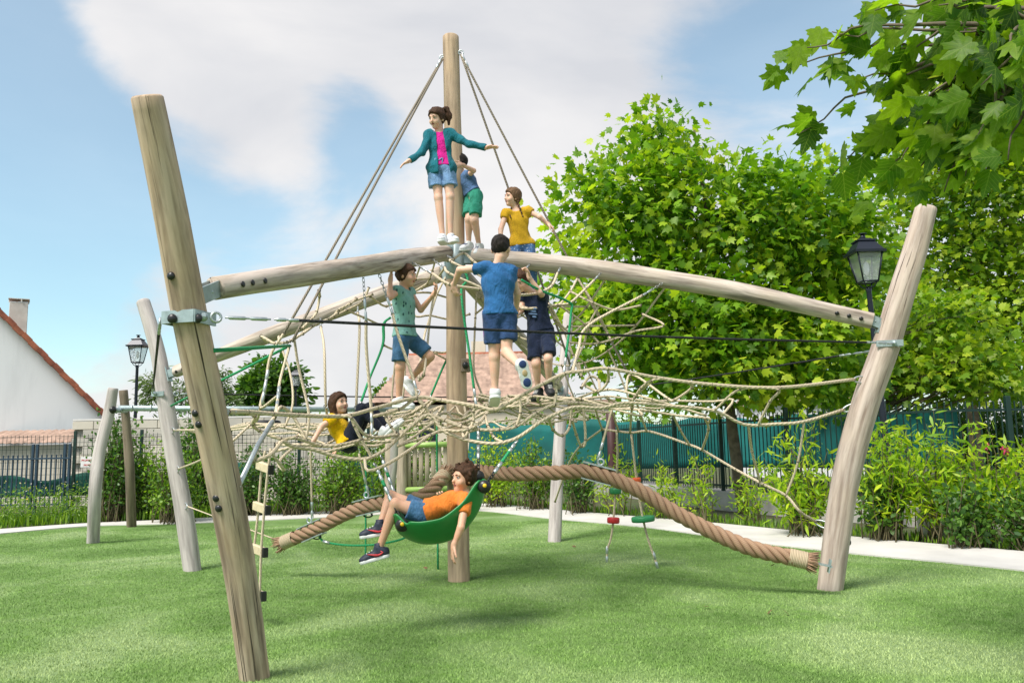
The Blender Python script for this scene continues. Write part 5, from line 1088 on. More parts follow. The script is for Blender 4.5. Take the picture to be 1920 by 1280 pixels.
def limb(a, b, r1, r2, r0, wig=0.06, n=7):
    t = np.linspace(0,1,n)[:,None]; L_ = np.linalg.norm(b-a); P = a+(b-a)*t; P[1:-1] += r0.normal(0, wig*L_/4, (n-2,3)); P[:,2] += 0.06*L_*np.sin(np.pi*t[:,0]); return tube(catmull(P,2), np.linspace(r1, r2, (n-1)*2+1), 7)[:2]
def tree(name, label, base, height, blobs, nleaf, size, kind, mat, seed, trunk_r=0.11, droop=0.5, lean=(0,0), group=None, ncl=None, clear=0.25, cat='tree', bark='bark', spread=0.62, trunks=None):
    """trunk with limbs to leaf clusters; blobs = (centre, radii) that fill the crown"""
    r0 = np.random.default_rng(seed); base = np.asarray(base, float); th = Thing(name, label, cat, base, group); top = base+np.array([lean[0], lean[1], height])
    for tb in (trunks or [(0,0,1.0)]):
        b0 = base+np.array([tb[0],tb[1],-.05]); t = np.linspace(0,1,12)[:,None]; TP = b0+(top+np.array([tb[0]*2,tb[1]*2,0])-b0)*t*np.array([1,1,tb[2]]); TP[1:,:2] += np.cumsum(r0.normal(0,0.015*height/5,(11,2)), axis=0)
        th.add('trunk', tube(catmull(TP,3), np.linspace(trunk_r, trunk_r*0.18, 34), 12, rfun=lambda a, s: 1+0.06*np.sin(3*a+2*s)+0.04*np.sin(5*a-4*s)), M[bark])
    vol = np.array([b[1][0]*b[1][1]*b[1][2] for b in blobs]); ncl = ncl or max(30, nleaf//26); C = []; out_ = []
    for i in r0.choice(len(blobs), ncl, p=vol**0.8/np.sum(vol**0.8)):
        v = unit(r0.normal(0,1,3)); rad = r0.random()**0.42; c = np.asarray(blobs[i][0]); C.append(c+v*rad*np.asarray(blobs[i][1])); out_.append(v)
    C = np.array(C); out_ = np.array(out_); gs = []
    for k in r0.permutation(ncl)[:min(ncl, 70)]:
        zz = np.clip(C[k][2]-0.35*np.linalg.norm(C[k][:2]-base[:2])-0.2, base[2]+height*clear, base[2]+height*0.93); f = (zz-base[2])/height
        a = np.array([np.interp(zz, TP[:,2], TP[:,0]), np.interp(zz, TP[:,2], TP[:,1]), zz]); gs.append(limb(a, C[k], trunk_r*0.36*(1-f)+0.008, 0.004, r0))
    th.add('branches', merge(gs), M[bark])
    ci = r0.integers(0, ncl, nleaf); sp = np.array([np.mean(b[1]) for b in blobs]).mean()*0.23*spread/0.62; P = C[ci]+r0.normal(0, sp, (nleaf,3))*np.array([1,1,0.75]); d = out_[ci]+(P-C[ci])/sp*0.4; d[:,2] *= 0.6
    cb = r0.uniform(0.1, 0.9, ncl)[ci]; th.add('crown', leaves(P, d, size, kind, r0, droop, bright=cb), M[mat], smooth=False, kind='stuff'); return th
def pxblob(px, py, Y, rx, rz, ry=None): c = at(px, py, Y); k = Y/FPX; return (c, (rx*k, (ry if ry else rx*k*0.9), rz*k))
# plane trees on the right
Y1 = 16.5
tree('plane_tree', 'tall bright green plane tree with maple-like leaves behind the climbing net', np.array([*at(1392,900,17.2)[:2], 0]), 8.0,
     [pxblob(1245,255,Y1,60,75),pxblob(1200,370,Y1,120,100),pxblob(1110,420,Y1,75,110),pxblob(1330,400,Y1,150,110),pxblob(1470,420,Y1,140,130),pxblob(1160,540,Y1,120,100),pxblob(1300,580,Y1,170,110),pxblob(1440,620,Y1,150,130),pxblob(1340,690,Y1,170,70),pxblob(1160,640,Y1,100,60),pxblob(1560,480,Y1,110,160),pxblob(1540,660,Y1,110,100)],
     22000, 0.185, 'plane', 'leaf_plane', 31, 0.13, 0.7, (-0.9,-0.6), 'plane trees along the street', clear=0.3)
Y2 = 26
tree('plane_tree', 'large airy plane tree standing behind the black fence beside the lamp post', np.array([*at(1835,900,26)[:2], 0]), 12.5,
     [pxblob(1740,330,Y2,150,110),pxblob(1860,360,Y2,150,150),pxblob(1740,480,Y2,120,120),pxblob(1860,540,Y2,130,110),pxblob(1790,640,Y2,140,90),pxblob(1920,640,Y2,140,110),pxblob(1660,600,Y2,90,120),pxblob(1990,450,Y2,150,200),pxblob(1860,230,Y2,180,120)],
     19000, 0.22, 'plane', 'leaf_far', 32, 0.2, 0.5, (0.3,0.5), 'plane trees along the street', clear=0.25)
tree('plane_tree', 'smaller plane tree with low boughs over the black fence', np.array([*at(1640,900,22)[:2], 0]), 6.5,
     [pxblob(1690,680,22,130,60),pxblob(1580,720,22,110,60),pxblob(1830,700,22,120,50),pxblob(1760,600,22,110,60)],
     5000, 0.22, 'plane', 'leaf_far', 33, 0.12, 0.6, (0,0), 'plane trees along the street')
# the near plane tree whose bough hangs into the picture
ob = np.array([4.6, 3.2, 0.0]); r0 = np.random.default_rng(77); over = Thing('plane_tree', 'leafy plane tree bough with big backlit lobed leaves overhanging from the side', 'tree', ob, 'plane trees along the street')
TP = np.array([ob-[0,0,.05], ob+[0.05,0,1.2], ob+[-0.05,0.05,2.4], ob+[-0.1,0.1,3.6], ob+[0,0.2,5.2]]); over.add('trunk', tube(catmull(TP,6), [0.19,0.17,0.15,0.12,0.07], 14), M['bark'])
tips = [(1500,90,4.3),(1480,130,4.4),(1500,250,4.5),(1560,60,4.2),(1590,160,4.2),(1620,260,4.3),(1560,330,4.6),(1680,90,4.0),(1720,200,3.9),(1690,300,4.1),(1760,320,4.1),(1800,60,3.7),(1840,160,3.6),(1830,260,3.7),(1880,90,3.5),(1900,200,3.4),(1890,300,3.6),(1640,20,4.2),(1760,10,3.9),(1900,20,3.6),(1780,130,3.9),(1870,240,3.9),(1660,170,4.2),(1740,270,4.3),(1600,300,4.5),(1920,130,3.8),(1850,20,4.2),(1950,250,3.9),(1700,345,4.2),(1770,360,4.0),(1650,320,4.4),(1810,330,3.9)]
gs = []; LP = []; LD = []; hub1 = at(1990,40,3.6); gs.append(limb(TP[3], hub1, 0.07, 0.035, r0))
for (px, py, Y) in tips:
    e = at(px, py, Y); a = hub1+(e-hub1)*r0.uniform(0.0,0.25)+r0.normal(0,.05,3); gs.append(limb(a, e, 0.014, 0.003, r0, 0.10, 8))
    for k in range(9):
        t = r0.uniform(0.45, 1.03); p = a+(e-a)*t+r0.normal(0,0.07,3); d = unit((e-a)*np.array([1,1,0.3])); LP.append(p); LD.append(unit(d*0.6+r0.normal(0,0.55,3)-np.array([0,0,0.75])))
over.add('branches', merge(gs), M['bark'])
lm = []
for v in range(5):
    V, F = TPL['plane_hi']; W_ = V.copy(); W_[:,2] += 0.05*np.sin(4*W_[:,0]+v)+0.04*np.sin(5*W_[:,1]+2*v); lm.append(mesh_data('leaf', W_, F, M['leaf_over'], False, None, {'rnd': np.full(len(V), [0.15,0.4,0.6,0.8,0.98][v])}))
for i, (p, d) in enumerate(zip(LP, LD)):
    s = r0.uniform(0.10, 0.18); z = np.array([0.1,-0.5,0.5])+r0.normal(0,0.55,3); z = unit(z-d*np.dot(z,d)); x = np.cross(d, z); m = Matrix([[x[k]*s, d[k]*s, z[k]*s, 0] for k in range(3)]+[[0,0,0,1]])
    o = bpy.data.objects.new('leaf', lm[int(r0.integers(0,5))]); link(o, over.e); m.translation = Vector(tuple(p-ob)); o.matrix_basis = m
n = 900; bp = np.array([at(r0.uniform(1760,2150), r0.uniform(-160,230), r0.uniform(3.9,5.2)) for _ in range(n)]); bd = r0.normal(0,0.6,(n,3))+np.array([-0.4,0,-0.6])
over.add('crown', leaves(bp, bd, 0.17, 'plane', r0, 0.5), M['leaf_plane'], smooth=False, kind='stuff')  # extra leaves added behind the bough to darken it by occlusion
# far trees on the left
tree('broadleaf_tree', 'round dark green tree beside the far lamp post', np.array([*at(510,850,44)[:2], 0]), 5.6, [pxblob(512,712,44,42,45),pxblob(480,740,44,32,36),pxblob(545,740,44,30,40),pxblob(510,780,44,55,30)], 5000, 0.34, 'oval', 'leaf_dark', 41, 0.16)
tree('willow_tree', 'pale feathery willow tree behind the slender pale pole', np.array([*at(412,850,40)[:2], 0]), 5, [pxblob(405,725,40,32,36),pxblob(415,770,40,36,34),pxblob(290,740,40,28,40),pxblob(345,745,40,34,30)], 4200, 0.30, 'lance', 'leaf_willow', 42, 0.14, 1.2)
tree('broadleaf_tree', 'small pointed tree poking up beside the tiled roof', np.array([*at(715,850,50)[:2], 0]), 4.4, [pxblob(716,745,50,14,28),pxblob(712,775,50,26,20)], 900, 0.3, 'oval', 'leaf_dark', 43, 0.1)
tree('broadleaf_tree', 'bushy green tree behind the tiled house roof', np.array([*at(825,850,56)[:2], 0]), 6.0, [pxblob(830,690,56,22,26),pxblob(815,720,56,24,22)], 1400, 0.36, 'oval', 'leaf_mid', 44, 0.1)
def bush(name, label, px0, px1, ytop, Y, n, size, kind, mat, seed, depth=0.5, z0=0.0, group=None, cat='shrub', top_j=0.12, droop=0.3):
    r0 = np.random.default_rng(seed); a, c = at(px0, 850, Y), at(px1, 850, Y); zt = z0+(at((px0+px1)/2, ytop, Y)[2]-z0)*(1.18 if Y < 23 else 1.0); w = c[0]-a[0]; base = np.array([(a[0]+c[0])/2, Y, z0]); th = Thing(name, label, cat, base, group); gs = []; C = []; Dn = []
    for k in range(max(8, int(n/38))):
        f = base+np.array([r0.normal(0,w*0.16), r0.normal(0,depth*0.25), 0]); u = r0.uniform(-1,1); hgt = (zt-z0)*(1-0.35*abs(u)**2.2)*r0.uniform(0.45,1.0+top_j); t_ = base+np.array([u*w*0.5, r0.uniform(-1,1)*depth*0.5, hgt]); gs.append(limb(f-np.array([0,0,.04]), t_, 0.011, 0.003, r0, 0.12, 5)); m = max(4, int(n/max(8, int(n/38))))
        for q in range(m):
            t = r0.uniform(0.22, 1.0)**0.8; C.append(f+(t_-f)*t+r0.normal(0,0.06*(zt-z0),3)*np.array([1,1,0.6])); Dn.append(unit(t_-f)*0.5+r0.normal(0,0.6,3))
    C = np.array(C); C[:,2] = np.maximum(C[:,2], z0+0.03); th.add('stems', merge(gs), M['twig']); th.add('foliage', leaves(C, np.array(Dn), size, kind, r0, droop), M[mat], smooth=False, kind='stuff'); return th
def bed(py, x): return gz(x, py)[1]
SG = 'shrubs planted along the path'
for i, (x0, x1, yt, Y, n, lab) in enumerate([(1440,1560,828,12.6,900,'lance-leaved yellow-green shrub just behind the crooked pole, net side'),(1600,1720,815,11.9,1000,'lance-leaved yellow-green shrub between the crooked pole and the lamp post'),(1690,1800,822,11.7,1000,'tall lance-leaved yellow-green shrub in front of the lamp post base'),
      (1770,1880,835,11.3,1000,'lance-leaved yellow-green shrub in front of the low concrete wall end'),(1850,1960,830,11.3,800,'lance-leaved yellow-green shrub next to the pink flowers')]):
    bush('lance_leaf_shrub', lab, x0, x1, yt, Y, n, 0.17, 'lance', 'leaf_lance', 100+i, 0.7, group=SG, droop=0.6)
for i, (x0, x1, yt, Y, n, mt, sz, kd, lab) in enumerate([(1270,1350,875,15.2,420,'leaf_lance',0.13,'lance','thin young shrub with sparse yellow leaves beside the tree trunk'),(1200,1275,880,15.9,420,'leaf_lance',0.13,'lance','sparse yellow-green shrub behind the disc ropes'),(1110,1190,850,17.2,520,'leaf_lance',0.14,'lance','sparse yellow-green shrub near the maroon post'),(1370,1430,900,14.6,350,'leaf_lance',0.13,'lance','small spindly shrub against the low grey wall'),
      (1040,1120,858,17.8,1500,'leaf_dark',0.075,'oval','dense dark shrub just beyond the far pale pole'),(950,1045,848,19.2,1900,'leaf_mid',0.085,'oval','rounded leafy green shrub left of the far pale pole'),(885,970,835,20.2,1900,'leaf_lance',0.085,'oval','bright yellow-green shrub right behind the mast'),
      (590,690,862,19.0,2800,'leaf_mid',0.08,'oval','bright green shrub behind the hanging thick rope'),(500,600,868,19.0,2800,'leaf_dark',0.08,'oval','grey-green dense shrub behind the rope ladder'),(420,510,858,19.0,2600,'leaf_dark',0.08,'oval','dark bushy shrub partly behind the golden pole'),
      (280,375,850,17.6,3400,'leaf_mid',0.075,'oval','bright green rounded shrub beside the slender pale pole'),(185,250,815,18.2,3600,'leaf_dark',0.09,'oval','tall dark shrub between the two swing posts'),(330,400,800,19.5,3600,'leaf_dark',0.095,'oval','ivy-dark tall shrub behind the slender pale pole'),(235,300,845,18.8,2200,'leaf_mid',0.08,'oval','light green shrub behind the brown swing post'),(690,745,850,20.0,1200,'leaf_mid',0.085,'oval','leafy green shrub beside the slatted panel'),(1740,1850,915,10.9,900,'leaf_dark',0.085,'oval','low dark shrub at the foot of the yellow-green hedge'),(1860,1960,930,10.6,900,'leaf_dark',0.08,'oval','low dark shrub by the path edge under the pink flowers'),(1600,1690,895,11.9,900,'leaf_dark',0.09,'oval','dark shrub behind the crooked pole'),(1450,1540,880,13.0,900,'leaf_dark',0.085,'oval','dark shrub inside the yellow-green hedge')]):
    bush('shrub', lab, x0, x1, yt, Y, n, sz, kd, mt, 200+i, 0.9 if Y > 15 else 0.5, group=SG)
bush('hedge', 'long leafy hedge growing over the top of the teal screen', 880, 1450, 770, 27, 5200, 0.13, 'oval', 'leaf_mid', 300, 1.6, z0=1.2, cat='hedge')
bush('climbing_plant', 'leafy climber spilling over the teal screen behind the sitting girl', 640, 840, 792, 24.5, 2600, 0.12, 'oval', 'leaf_mid', 301, 0.8, z0=0.2, cat='climber')
bush('hedge', 'tall dark hedge far behind the black fence on the street side', 1690, 2000, 730, 30, 5000, 0.2, 'oval', 'leaf_dark', 303, 1.5, cat='hedge')
bush('distant_hedge', 'distant green treetops along the skyline left of the mast', 440, 700, 775, 48, 2600, 0.30, 'oval', 'leaf_mid', 302, 2.0, cat='hedge')
# ground cover along the bed: weeds, grass and flowers
r0 = np.random.default_rng(5); P = []; B = []
fx = np.sort(farP[:,0]); o_ = np.argsort(farP[:,0])
for _ in range(9000):
    x = r0.uniform(-11.5, 9.0); y = np.interp(x, farP[o_,0], farP[o_,1])+0.05+abs(r0.normal(0,0.9 if x > -3 else 1.4)); P.append((x,y,0.0)); 
P = np.array(P); hgt = r0.uniform(0.04,0.15,len(P))*(1+0.9*(P[:,0] < -5)); n = len(P); V, F = TPL['lance']; a = r0.random(n)*6.28; tl = r0.uniform(0.1,0.7,n)
y = np.stack([np.cos(a)*tl, np.sin(a)*tl, np.ones(n)], -1); y /= np.linalg.norm(y,axis=1)[:,None]; x = np.stack([-np.sin(a), np.cos(a), 0*a], -1); z = np.cross(x, y); s = hgt
Wd = P[:,None,:]+s[:,None,None]*(V[None,:,0,None]*0.8*x[:,None,:]+V[None,:,1,None]*y[:,None,:]+V[None,:,2,None]*z[:,None,:]); G = (F[None]+(np.arange(n)*len(V))[:,None,None]).reshape(-1,3)
tag(solo('ground_cover', (Wd.reshape(-1,3), G, None, {'rnd': np.repeat(r0.random(n), len(V))}), M['leaf_mid'], kind='stuff', smooth=False), 'low weeds and grass growing along the planted bed', 'ground cover')
n = 9000; P = np.stack([r0.uniform(-11,-6.6,n), np.zeros(n), r0.uniform(0.25,0.85,n)], -1); P[:,1] = np.interp(P[:,0], farP[o_,0], farP[o_,1])+r0.uniform(0.3,2.2,n); P[:,2] *= r0.uniform(0.3,1,n)
tag(solo('meadow_weeds', leaves(P, r0.normal(0,1,(n,3))+[0,0,.8], 0.085, 'lance', r0, 0.2), M['leaf_mid'], kind='stuff', smooth=False), 'tall meadow weeds in the bed in front of the wire fence', 'weeds')
n = 420; P = np.stack([r0.uniform(-11,-6.4,n), np.zeros(n), r0.uniform(0.3,0.95,n)], -1); P[:,1] = np.interp(P[:,0], farP[o_,0], farP[o_,1])+r0.uniform(0.2,1.8,n)
tag(solo('meadow_flowers', leaves(P, r0.normal(0,1,(n,3)), 0.05, 'oval', r0, 0.0, 2.0), M['flower'], kind='stuff', smooth=False), 'white and yellow meadow flowers among the weeds', 'flowers')
# ---------------------------------------------------------------- walls, fences, houses, lamps
def poly_at(pts, s):
    pts = np.asarray(pts, float); L_ = np.concatenate([[0], np.cumsum(np.linalg.norm(np.diff(pts, axis=0), axis=1))]); return np.array([np.interp(s, L_, pts[:,k]) for k in range(pts.shape[1])]), L_[-1]
FL = [(10.2,13.6),(6.9,13.3),(5.45,15.6),(4.3,18.6),(2.1,27.0)]
fence = Thing('bar_fence', 'dark green metal bar fence standing on a low grey wall along the street', 'fence', (6.9,13.3,0))
_, LT_ = poly_at(FL, 0); bar = mesh_data('bar', *box((0,0,0), (0.009,0.009,0.78)), M['iron_green'], False); post = mesh_data('post', *box((0,0,0), (0.04,0.04,0.88), None, 0.006), M['iron_green'], False)
s = 0.05; k = 0
while s < LT_:
    p, _ = poly_at(FL, s)
    if k % 18 == 0: fence.put('post', post, (p[0], p[1], 1.2))
    else: fence.put('bar', bar, (p[0], p[1], 1.22))
    s += 0.12; k += 1
for a, c in zip(FL[:-1], FL[1:]):
    for z in (0.52, 1.86): fence.add('rail', box(((a[0]+c[0])/2, (a[1]+c[1])/2, z), (0.014, math.dist(a,c)/2, 0.02), basis((c[0]-a[0], c[1]-a[1], 0))), M['iron_green'], smooth=False)
lw = Thing('low_wall', 'low grey concrete wall carrying the dark green bar fence', 'wall', (6.9,13.3,0))
for a, c in zip(FL[:-1], FL[1:]): lw.add('wall_section', box(((a[0]+c[0])/2, (a[1]+c[1])/2, 0.19), (0.10, math.dist(a,c)/2+0.05, 0.21), basis((c[0]-a[0], c[1]-a[1], 0)), 0.015), M['wallgrey'], smooth=False)
solo('wall_block', box(at(1752,956,12.2)*np.array([1,1,0])+np.array([0,0,0.2]), (0.17,0.22,0.22), None, 0.02), M['concrete'], 'short pale concrete block end standing among the hedge shrubs', 'wall', smooth=False)
def screen(name, label, pts, z0, z1, mat, seed):
    r0 = np.random.default_rng(seed); _, T_ = poly_at(pts, 0); n = int(T_/0.25)+2; V = []; ph = r0.random(6)*6.28
    for i in range(n):
        s = T_*i/(n-1); p, _ = poly_at(pts, s)
        for j in range(7):
            v = j/6; sag = 0.07*math.sin(s*1.9+ph[0])+0.05*math.sin(s*4.1+ph[1]); V.append((p[0]+0.05*math.sin(3*s+4*v+ph[2]), p[1]+0.06*math.sin(2.2*s-3*v+ph[3]), z0+(z1-z0+sag)*v))
    F = [(i*7+j, (i+1)*7+j, (i+1)*7+j+1, i*7+j+1) for i in range(n-1) for j in range(6)]
    o = solo(name, (np.array(V), F), M[mat], label, 'windbreak screen'); md = o.modifiers.new('t', 'SOLIDIFY'); md.thickness = 0.006; return o
screen('windbreak_screen', 'long teal fabric windbreak screen stretched behind the bar fence', [(11.5,21.5),(8.6,21.5),(6.2,24.5),(-1.4,25.5)], 0.72, 2.12, 'screen', 3)
screen('windbreak_screen', 'dark green sagging fabric screen low behind the shrubs by the rope ladder', [(-3.4,23.6),(-7.6,22.8)], 0.1, 1.05, 'screen_dk', 4)
screen('windbreak_screen', 'loose dark green netting slung low across the wire fence gate', [(-8.6,21.0),(-13.2,20.5)], 0.45, 0.95, 'screen_dk', 5)
for i in range(5):
    p, T_ = poly_at([(6.2,24.4),(-1.4,25.4)], 1+i*1.5); 
mp = at(1148,830,23.5); solo('marker_post', tube(np.array([[mp[0],mp[1],-.02],[mp[0],mp[1],0.01],[mp[0]-.01,mp[1],1.2],[mp[0]-.02,mp[1],2.33],[mp[0]-.02,mp[1],2.38]]), [0.14,0.14,0.13,0.13,0.06], 14), M['maroon'], 'plain dark maroon post standing in front of the teal screen', 'post')
# street lamps
def lamp(label, px, Y, lean=0.0, H=4.85):
    b0 = np.array([at(px,850,Y)[0], Y, 0.0]); th = Thing('street_lamp', label, 'street lamp', b0, 'old style street lamps'); d = np.array([lean,0,0]); z = lambda h: b0+np.array([0,0,h])+d*h
    hs = [-0.05,0.0,0.05,0.5,0.55,0.62,1.1,2.5,H-0.95,H-0.9,H-0.86]; th.add('pole', tube(np.array([z(h) for h in hs]), [0.10,0.10,0.095,0.09,0.075,0.062,0.055,0.05,0.042,0.055,0.03], 14), M['iron_blue'])
    c = z(H-0.80); fr = []
    for s in (-1,1):
        for t in (-1,1):
            fr.append(tube(catmull([z(H-0.9), z(H-0.86)+np.array([s*.07,t*.07,0]), z(H-0.78)+np.array([s*.115,t*.115,0])],5), 0.010, 6)[:2])
            fr.append(seg(z(H-0.78)+np.array([s*.125,t*.125,0]), z(H-0.30)+np.array([s*.205,t*.205,0]), 0.013, 6)[:2])
        for hh, w in ((0.78,.125),(0.30,.205)): fr.append(seg(z(H-hh)+np.array([s*w,-w,0]), z(H-hh)+np.array([s*w,w,0]), 0.015, 6)[:2]); fr.append(seg(z(H-hh)+np.array([-w,s*w,0]), z(H-hh)+np.array([w,s*w,0]), 0.015, 6)[:2])
    th.add('lantern_frame', merge(fr), M['iron_blue'])
    def frust(h0, w0, h1, w1): 
        a, b_ = z(h0), z(h1); V = np.array([a+[-w0,-w0,0],a+[w0,-w0,0],a+[w0,w0,0],a+[-w0,w0,0],b_+[-w1,-w1,0],b_+[w1,-w1,0],b_+[w1,w1,0],b_+[-w1,w1,0]]); return V, [(0,3,2,1),(4,5,6,7),(0,1,5,4),(1,2,6,5),(2,3,7,6),(3,0,4,7)]
    th.add('lantern_roof', merge([frust(H-0.31,0.255,H-0.27,0.26), frust(H-0.268,0.235,H-0.10,0.13), frust(H-0.098,0.15,H-0.075,0.15), frust(H-0.073,0.10,H-0.045,0.085), ball(z(H-0.01), (0.045,0.045,0.05))[:2], ball(z(H+0.045), (0.07,0.07,0.015))[:2]]), M['iron_blue'], smooth=False)
    w0, w1 = 0.118, 0.198
    for q, (sx, sy, ux, uy) in enumerate(((0,-1,1,0),(0,1,1,0),(-1,0,0,1),(1,0,0,1))):
        a, b_ = z(H-0.775), z(H-0.305); n_ = np.array([sx,sy,0.]); u_ = np.array([ux,uy,0.]); V = np.array([a+n_*w0-u_*w0, a+n_*w0+u_*w0, b_+n_*w1+u_*w1, b_+n_*w1-u_*w1]); th.add('pane', (np.vstack([V, V-n_*0.004]), [(0,1,2,3),(7,6,5,4),(0,4,5,1),(1,5,6,2),(2,6,7,3),(3,7,4,0)]), M['lamp_glass'], smooth=False)
    th.add('bulb', ball(z(H-0.55), (0.05,0.05,0.12)), M['sign_white'])
lamp('old style lamp post rising in front of the plane tree beside the crooked pole', 1668, 13.6, -0.035, 4.82); lamp('old style lamp post between the white gable house and the slender pale pole', 251, 24.6, 0.0, 4.95); lamp('small distant old style lamp post in front of the round dark tree', 553, 39, 0.0, 5.3)
# white gable house on the left
HY = 27.0
hu_ = unit(np.array([-0.5,0.866,0.0])); hh_ = np.array([0.866,0.5,0.0]); hp0 = at(196,782,HY)
def hp(px, py, back=0.0): return onplane(px, py, hp0+hu_*back, hu_)
rA, rB = hp(-30,560), hp(196,782); apex = rA+(rA-rB)*1.3; v_ = rB-apex; rO = apex-v_*np.array([1,1,0])+np.array([0,0,v_[2]])
house = Thing('gable_house', 'white rendered gable house with red tiled verge and chimney', 'house', rB*np.array([1,1,0]))
G = [rB*np.array([1,1,0]), rB, apex, rO, rO*np.array([1,1,0])]; dpt = hu_*9.0
Vh = np.array(G+[g_+dpt for g_ in G]); house.add('wall', (Vh, [(0,1,2,3,4),(9,8,7,6,5),(0,5,6,1),(3,8,9,4),(0,4,9,5)]), M['plaster'], smooth=False)
for sgn, e0 in ((1, rB), (-1, rO)):
    nn = unit(np.cross(e0-apex, dpt)); nn = nn if nn[2] > 0 else -nn
    a_, b_ = apex-hu_*0.12, e0-hu_*0.12+unit(e0-apex)*0.35; q = np.array([a_+nn*.01, b_+nn*.01, b_+nn*.01+dpt, a_+nn*.01+dpt]); rf = house.add('roof', (np.vstack([q, q+nn*0.07]), [(3,2,1,0),(4,5,6,7),(0,1,5,4),(1,2,6,5),(2,3,7,6),(3,0,4,7)]), M['tile_red'], smooth=False)
    if sgn > 0:
        L_ = np.linalg.norm(b_-a_); ax = basis(b_-a_, nn); n = int(L_/0.32)
        tms = [mesh_data('verge_tile', *box((0,0,0), (0.06,0.175,0.085), ax, 0.02), m_, False) for m_ in (M['tile_red'], plain('tile_verge', (0.27,0.08,0.045), 0.8, 0, 0.4, 4, 0.2))]
        for i in range(n): house.put('verge_tile', tms[(i*7//3) % 2], a_+(b_-a_)*(i+.5)/n+nn*(0.03+0.018*(i % 2))-hu_*0.07, parent=rf)
cx = hp(34,600,1.2); ct = hp(34,568,1.2)[2]; cb = cx[2]-1.6; CA = np.array([hh_, hu_, [0,0,1.0]])
ch = house.add('chimney', box((cx[0],cx[1],(ct+cb)/2), (0.26,0.24,(ct-cb)/2), CA, 0.01), M['chimney'], smooth=False); house.add('chimney_cap', merge([box((cx[0],cx[1],ct+0.10), (0.30,0.28,0.012), CA)]+[seg((cx[0]+a*.2,cx[1]+b_*.2,ct),(cx[0]+a*.2,cx[1]+b_*.2,ct+.10),0.02,6)[:2] for a in (-1,1) for b_ in (-1,1)]), M['chimney'], ch, smooth=False)
# lean-to with pantiles
lt = Thing('lean_to', 'low outbuilding with ridged red pantile roof in front of the white house', 'outbuilding', (at(30,850,24.5)[0], 24.5, 0)); x0, x1 = at(-60,830,24)[0], at(134,830,24)[0]; zt, zb = at(60,808,25.6)[2], at(60,834,24)[2]
lt.add('wall', box(((x0+x1)/2, 24.75, zb/2), ((x1-x0)/2-.02, 0.5, zb/2)), M['block'], smooth=False)
nx = int((x1-x0)/0.035); Vr = []; nrow = 7
for r_ in range(nrow*2):
    row, e = divmod(r_, 2); t = (row+e*1.0)/nrow; zz = zb+(zt-zb)*t+(0.03 if e == 0 else -0.0); yy = 24.0+1.6*t
    for i in range(nx+1): xx = x0+(x1-x0)*i/nx; Vr.append((xx, yy, zz+0.045*abs(math.sin(math.pi*(xx-x0)/0.22))))
lt.add('pantile_roof', (np.array(Vr), [(r_*(nx+1)+i, r_*(nx+1)+i+1, (r_+1)*(nx+1)+i+1, (r_+1)*(nx+1)+i) for r_ in range(nrow*2-1) for i in range(nx)]), M['tile_old'], kind='stuff')
# block wall
bw = Thing('block_wall', 'pale concrete block wall running behind the lamp post and shrubs', 'wall', (at(260,850,23.0)[0], 23.0, 0)); X0, X1 = at(137,830,23)[0], at(640,830,23)[0]; ztop = at(260,788,23)[2]
bw.add('mortar_core', box(((X0+X1)/2, 23.12, ztop/2-.01), ((X1-X0)/2-.01, 0.09, ztop/2-.01)), M['mortar'], smooth=False); blk = [mesh_data('block', *box((0,0,0), (0.288,0.10,0.108), None, 0.008), m_, False) for m_ in (M['block'], plain('concrete_block_dark', (0.44,0.41,0.36), 0.92, 0, 0.15, 1.5, 0.3), plain('concrete_block_pale', (0.56,0.51,0.43), 0.92, 0, 0.12, 1.1, 0.3))]
r0 = np.random.default_rng(2); nr = int(ztop/0.23); 
for r_ in range(nr):
    x = X0+(0.3 if r_ % 2 else 0.0)
    while x+0.58 <= X1: bw.put('block', blk[int(r0.integers(0,3))], (x+0.29, 23.02+r0.normal(0,.004), ztop-0.115-0.23*r_)); x += 0.59
bw.add('coping', box(((X0+X1)/2, 23.08, ztop+0.03), ((X1-X0)/2, 0.16, 0.03), None, 0.01), M['concrete'], smooth=False)
# wire mesh fence, gate, sign
WF = Thing('wire_fence', 'dark welded wire fence panels in front of the block wall', 'fence', (at(200,850,20.4)[0], 20.4, 0)); gy = 20.4
xa, xb = at(-80,850,gy)[0], at(690,850,gy)[0]; zt = at(100,815,gy)[2]; wires = []
x = xa
while x < xb: wires.append(box((x,gy,zt/2), (0.004,0.004,zt/2))); x += 0.10
for i in range(13): wires.append(box(((xa+xb)/2,gy-0.008,0.06+i*(zt-0.1)/12), ((xb-xa)/2,0.004,0.004)))
WF.add('wire_mesh', merge(wires), M['iron_green'], smooth=False, kind='stuff')
for px in (-10,138,263,430,560,690): p = at(px,850,gy); WF.add('post', box((p[0],gy+0.05,zt/2+.04), (0.035,0.03,zt/2+.05), None, 0.005), M['iron_green'], smooth=False)
GT = Thing('bar_gate', 'navy blue metal bar gate in front of the wire fence', 'gate', (at(90,850,19.9)[0], 19.9, 0)); gb = mesh_data('bar', *box((0,0,0), (0.013,0.013,0.62)), M['iron_navy'], False)
for px in range(-20, 135, 9):
    p = at(px,850,19.9); GT.put('bar', gb, (p[0],19.9,0.85))
for px in (62,70,122,131): p = at(px,850,19.9); GT.add('post', box((p[0],19.9,0.85), (0.03,0.03,0.87), None, 0.005), M['iron_navy'], smooth=False)
pa, pb = at(-24,850,19.9)[0], at(134,850,19.9)[0]
for z in (0.30,1.38): GT.add('rail', box(((pa+pb)/2,19.87,z), ((pb-pa)/2,0.015,0.02)), M['iron_navy'], smooth=False)
